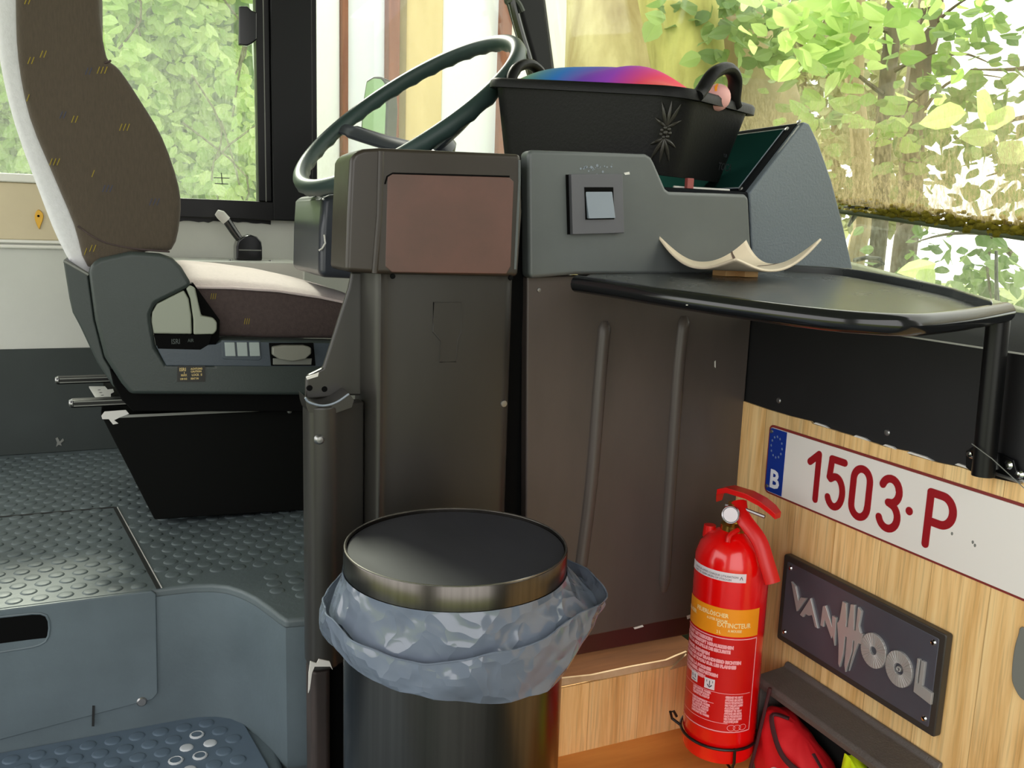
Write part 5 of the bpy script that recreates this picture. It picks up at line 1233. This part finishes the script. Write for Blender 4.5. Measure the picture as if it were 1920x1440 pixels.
# ------------------------------------------------------------------ outside: wiper
wi = thing('wiper', (1.5, 1.4, 1.15), 'wiper arm lying against the outside of the windscreen', 'wiper')
b = B(); b.tube([PW(1585, 378, -.03), PW(1612, 378, -.03), PW(1632, 383, -.03)], .007, 8); b.tube([PW(1584, 390, -.03), PW(1630, 390, -.03)], .005, 8); obj('arm_joint', b, 'black_frame', wi)
b = B(); b.tube([PW(1606, 400, -.03), PW(1598, 412, -.03), PW(1591, 424, -.03)], [.006, .005, .003], 8); obj('blade_tip', b, 'black_frame', wi)
b = B(); b.tube([PW(1602, 488, -.03), PW(1625, 483, -.03), PW(1650, 486, -.03), PW(1656, 494, -.03), PW(1640, 500, -.03)], .005, 8); obj('pivot_hose', b, 'black_frame', wi)
b = B(); b.tube([PW(1868, 470, -.04), PW(1868, 520, -.04), PW(1870, 574, -.03)], [.003, .0035, .005], 8); tag(obj('aerial', b, 'housing'), 'thin upright aerial outside the lower windscreen', 'aerial')
# ------------------------------------------------------------------ outdoors
def leaf(b, c, L, d, nrm, wide=.36, fold=.12):
    d = d.normalized(); s = d.cross(nrm).normalized(); n = s.cross(d)
    P = lambda t, w, h: c+d*(L*t)+s*(L*w)+n*(L*h)
    v = [b.bm.verts.new(q) for q in (P(0, 0, 0), P(.10, wide*.55, -fold*.7), P(.32, wide, -fold*1.1), P(.60, wide*.88, -fold*1.1), P(.84, wide*.42, -fold*1.0), P(1, 0, -fold), P(.84, -wide*.42, -fold*1.0), P(.60, -wide*.88, -fold*1.1), P(.32, -wide, -fold*1.1), P(.10, -wide*.55, -fold*.7))]
    b.face(v[:6]); b.face([v[0]]+v[5:])
def rv(r): 
    while True:
        q = V((r.uniform(-1, 1), r.uniform(-1, 1), r.uniform(-1, 1)))
        if .05 < q.length < 1: return q.normalized()
def cluster(b, r, c, rad, n, L, flat=1):
    for _ in range(n):
        q = c+V((r.gauss(0, rad[0]), r.gauss(0, rad[1]), r.gauss(0, rad[2])))
        d = rv(r); d.z = d.z*.5-.25; nr = rv(r)+V((0, -.5, .7))
        leaf(b, q, L*r.uniform(.7, 1.25), d, nr.normalized(), r.uniform(.3, .42))

b = B(); b.box(-30, 40, -14, 40, -1.0, -.8); g = struct(obj('ground', b, 'soil'))

# hedge along the left side
r = random.Random(21)
hg = thing('hedge', (-.6, 5.2, -.8), 'bright green leafy hedge outside the rear side window', 'hedge')
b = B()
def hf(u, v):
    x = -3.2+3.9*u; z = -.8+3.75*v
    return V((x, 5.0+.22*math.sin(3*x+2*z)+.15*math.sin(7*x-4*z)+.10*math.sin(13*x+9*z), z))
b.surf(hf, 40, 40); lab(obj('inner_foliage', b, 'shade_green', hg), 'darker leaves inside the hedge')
b = B()
for _ in range(6800):
    x = r.uniform(-1.6, .62); z = r.uniform(1.0, 2.95); q = hf((x+3.2)/3.9, (z+.8)/3.75)+V((0, -r.uniform(.02, .32), 0))
    d = V((r.uniform(-1, 1), r.uniform(-.5, .1), r.uniform(-.9, .35))); nr = V((r.uniform(-.5, .5), -.8, r.uniform(.1, 1)))
    leaf(b, q, r.uniform(.045, .095)*(1.2 if z > 2.2 else 1), d, nr.normalized(), r.uniform(.24, .4))
lv = obj('leaves', b, 'leaf_bright', hg, smooth=False, recalc=False); stuff(lv)
b = B()
for _ in range(60):
    x = r.uniform(-1.5, .6); z = r.uniform(.9, 2.7); q = hf((x+3.2)/3.9, (z+.8)/3.75)+V((0, -.2, 0))
    b.tube(catmull([q, q+V((r.uniform(-.1, .1), -.04, .2)), q+V((r.uniform(-.25, .25), -.08, .42))], 3), .005, 5)
obj('twigs', b, 'bark', hg)

# wooden building with white panels and brown posts
bd = thing('panelled_building', (1.4, 5.5, -.8), 'white panelled building with brown wooden posts beyond the front side window', 'building')
YB = 5.4
def bx_(a): return PY(a, 120, YB).x
def board(name, a0, a1, m, y0=0, l=None, cb=.12):
    b = B(); b.box(bx_(a0), bx_(a1), YB-y0, YB+cb, -.8, 3.5); o = obj(name, b, m, bd, bevel=.01)
    if l: lab(o, l)
board('panel', 437, 560, 'paint_white', 0, 'white panel'); board('panel', 560, 638, 'paint_white', 0, 'white panel')
board('post', 638, 650, 'post_brown', .05, 'narrow brown post'); board('panel', 650, 722, 'paint_blue', 0, 'bluish white panel')
board('post', 721, 742, 'post_brown', .09, 'reddish brown post'); board('post', 742, 758, 'bark_tan', .05, 'weathered tan post')
board('panel', 758, 828, 'panel_tan', .02, 'tan stained panel'); board('panel', 828, 934, 'paint_blue', 0, 'bluish white panel')
board('post', 932, 952, 'post_brown', .06, 'narrow brown post'); board('panel', 952, 1110, 'paint_white', 0, 'white panel')
b = B(); q = PY(454, 106, YB-.01); b.box(q.x-.022, q.x+.022, YB-.015, YB, q.z-.035, q.z+.035); lab(obj('reflector', b, 'spot_orange', bd), 'small orange patch')

# big trunks straight ahead of the bus
def trunk(name, px0, w0, px1, w1, d, m, label, leaf_=None):
    """trunk seen from pixel (px0) at the top to (px1) at the bottom, at distance d"""
    t = thing(name, tuple(PD(px1[0], px1[1], d)[:2])+(-.8,), label, 'tree')
    P0, P1 = PD(px0[0], px0[1], d), PD(px1[0], px1[1], d)
    dr = (P0-P1); s = dr/dr.z if abs(dr.z) > 1e-3 else V((0, 0, 1))
    zs = [-.85, 0, .6, 1.2, 1.8, 2.4, 3.0, 3.8, 4.8]; r = random.Random(int(px0[0]))
    b = B(); rs = []
    for z in zs:
        c = P1+s*(z-P1.z); c.z = z; k = (z-P1.z)/(P0.z-P1.z); w = (w1+(w0-w1)*max(-.3, min(1.6, k)))*d/F/2; w *= 1.35 if z < -.5 else 1
        rs.append([c+V((math.cos(2*PI*i/28)*w*(1+.06*math.sin(3*2*PI*i/28+z)+.03*math.sin(7*2*PI*i/28)), math.sin(2*PI*i/28)*w*(1+.05*math.sin(4*2*PI*i/28+2*z)), 0)) for i in range(28)])
    rs = [[q for q in row] for row in rs]
    b.rings(rs); obj('trunk', b, m, t, ang=70)
    return t, P0, P1
t1, *_ = trunk('tree', (1270, 0), 150, (1300, 200), 130, 4.2, 'bark_moss', 'thick yellow green mossy trunk ahead of the tub')
t2, *_ = trunk('tree', (1135, 0), 150, (1150, 200), 190, 4.9, 'bark_pale', 'thick pale yellow trunk between the pillar and the mossy trunk')
t3, *_ = trunk('tree', (1385, 0), 110, (1425, 200), 150, 4.6, 'bark_tan', 'thick grey brown trunk with soft leaves beyond the dashboard binnacle')
r = random.Random(5)
b = B()
for c, rad, n in (((1430, 60), (.16, .1, .14), 90), ((1400, 20), (.2, .1, .1), 70)): cluster(b, r, PD(c[0], c[1], 4.0), rad, n, .10)
o = obj('leaves', b, 'leaf_soft', t3, smooth=False, recalc=False); stuff(o)

def slim(name, path, w, d, m, label, clusters, lm, L, seed, twigs=(), group=None):
    P = [PD(a, c, d) for a, c in path]; base = P[-1].copy(); base.z = -.82
    t = thing(name, (base.x, base.y, -.8), label, name, group)
    b = B(); pts = catmull(P+[base], 6); b.tube(pts, [w*d/F/2]*len(pts), 10); obj('trunk', b, m, t)
    r = random.Random(seed); b = B()
    for q in twigs:
        tp_ = catmull([PD(a, c, d-.1*i) for i, (a, c) in enumerate(q)], 4); b.tube(tp_, [max(.002, .012*(1-i/len(tp_))) for i in range(len(tp_))], 6)
    if twigs: obj('branches', b, m, t)
    b = B()
    for a, c, rx, rz, n, dd in clusters: cluster(b, r, PD(a, c, d-dd), (rx, .14, rz), int(n*(1.7 if seed == 44 else 1)), L)
    o = obj('leaves', b, lm, t, smooth=False, recalc=False); stuff(o); return t
slim('tree', [(1682, -60), (1676, 40), (1664, 150), (1656, 260), (1650, 420), (1640, 520)], 30, 3.6, 'bark', 'slimmest dark grey trunk with big bright leaves outside the windscreen',
     [(1530, 40, .18, .06, 34, .3), (1570, 100, .13, .05, 30, .4), (1600, 180, .10, .05, 18, .3), (1520, 85, .10, .04, 20, .5), (1590, 5, .2, .05, 34, .4), (1640, 240, .06, .05, 10, .2), (1730, 70, .05, .05, 7, .4), (1560, 190, .06, .03, 8, .2)], 'leaf_mid', .10, 41,
     [((1660, 180), (1620, 150), (1570, 110), (1520, 90)), ((1664, 140), (1720, 110), (1780, 90)), ((1656, 250), (1700, 200), (1760, 150)), ((1670, 60), (1600, 40), (1540, 30))])
slim('tree', [(1750, -60), (1742, 40), (1724, 130), (1712, 240), (1704, 420), (1690, 520)], 44, 4.4, 'bark', 'thicker dark grey trunk with bare side branches outside the windscreen',
     [(1820, 20, .2, .07, 24, .3), (1745, 160, .08, .05, 10, .3), (1710, 60, .10, .05, 8, .6)], 'leaf_mid', .095, 42,
     [((1740, 60), (1780, 20), (1830, -10), (1900, -20)), ((1712, 240), (1760, 170), (1820, 140), (1900, 150)), ((1730, 120), (1800, 100), (1860, 120))])
slim('tree', [(1604, -40), (1606, 60), (1602, 160), (1612, 260), (1618, 420), (1600, 520)], 34, 4.9, 'bark_tan', 'pale brown slim trunk behind the bright leaves',
     [(1560, 235, .08, .05, 14, .4), (1530, 300, .07, .07, 18, .3), (1500, 200, .09, .1, 22, .4)], 'leaf_soft', .08, 43)
bush = slim('bush', [(2010, 100), (2020, 300), (2030, 500)], 20, 3.2, 'bark', 'airy bush of round leaves against the white sky behind the aerial',
     [(1880, 40, .10, .08, 26, .1), (1800, 130, .10, .07, 26, .1), (1880, 150, .12, .09, 40, .2), (1800, 250, .10, .07, 30, .2), (1900, 260, .10, .08, 36, .1), (1740, 300, .07, .06, 18, .1), (1850, 340, .10, .06, 26, .2), (1770, 60, .05, .05, 8, .1), (1760, 460, .07, .05, 12, .2), (1850, 480, .08, .06, 22, .1), (1900, 500, .05, .05, 16, .2), (1800, 520, .06, .03, 8, .2), (1830, 560, .05, .03, 8, .1), (1900, 560, .05, .03, 12, .1)], 'leaf_soft', .062, 44,
     [((1990, 250), (1920, 220), (1850, 250), (1790, 260)), ((1980, 330), (1900, 320), (1850, 330)), ((1960, 120), (1900, 130), (1820, 130)), ((1900, 480), (1850, 440), (1770, 440), (1700, 460)), ((1860, 420), (1852, 500), (1860, 570))])
bb = thing('bush', tuple(PD(1560, 250, 6.2)[:2])+(-.8,), 'broad soft green bush filling the view behind the slim trunks', 'bush')
r = random.Random(77); b = B()
for _ in range(1500):
    q = PD(r.uniform(1440, 1735), r.uniform(-60, 440), 6.2+r.uniform(-.35, .35)); d = rv(r); d.z = d.z*.5-.3
    leaf(b, q, r.uniform(.08, .15), d, (rv(r)+V((-.5, -.6, .6))).normalized(), r.uniform(.3, .42))
o = obj('leaves', b, 'leaf_haze', bb, smooth=False, recalc=False); stuff(o)
b = B()
for px in (1500, 1560, 1640):
    p0, p1 = PD(px, -60, 6.3), PD(px+10, 430, 6.3); b.tube([p0, p1, V((p1.x, p1.y, -.8))], .03, 8)
obj('stems', b, 'bark_tan', bb)
b = B(); r = random.Random(8)
cluster(b, r, PD(1850, 215, 2.4), (.035, .03, .012), 3, .11); cluster(b, r, PD(1895, 262, 2.4), (.02, .03, .012), 2, .10); cluster(b, r, PD(1755, 500, 2.6), (.004, .01, .01), 2, .09)
sp = obj('near_leaves', b, 'leaf_bright', bush, smooth=False, recalc=False); stuff(sp)

# ------------------------------------------------------------------ light
w = bpy.data.worlds.new('World'); S.world = w; w.use_nodes = True
nt = w.node_tree; bg = nt.nodes['Background']
bg.inputs['Color'].default_value = (1.0, .99, .97, 1); bg.inputs['Strength'].default_value = 2.2
sd = bpy.data.lights.new('sun', 'SUN'); so = bpy.data.objects.new('sun', sd); COL.objects.link(so)
sd.energy = 7.5; sd.angle = math.radians(12); sd.color = (1, .95, .84)
so.rotation_euler = (V((.05, -.75, -.56))).to_track_quat('-Z', 'Y').to_euler()
S.view_settings.view_transform = 'Standard'; S.view_settings.look = 'None'; S.view_settings.exposure = .35; S.view_settings.gamma = 1
S.view_settings.use_curve_mapping = False
S.cycles.use_denoising = True
S.cycles.transparent_max_bounces = 24; S.cycles.max_bounces = 8; S.cycles.diffuse_bounces = 5
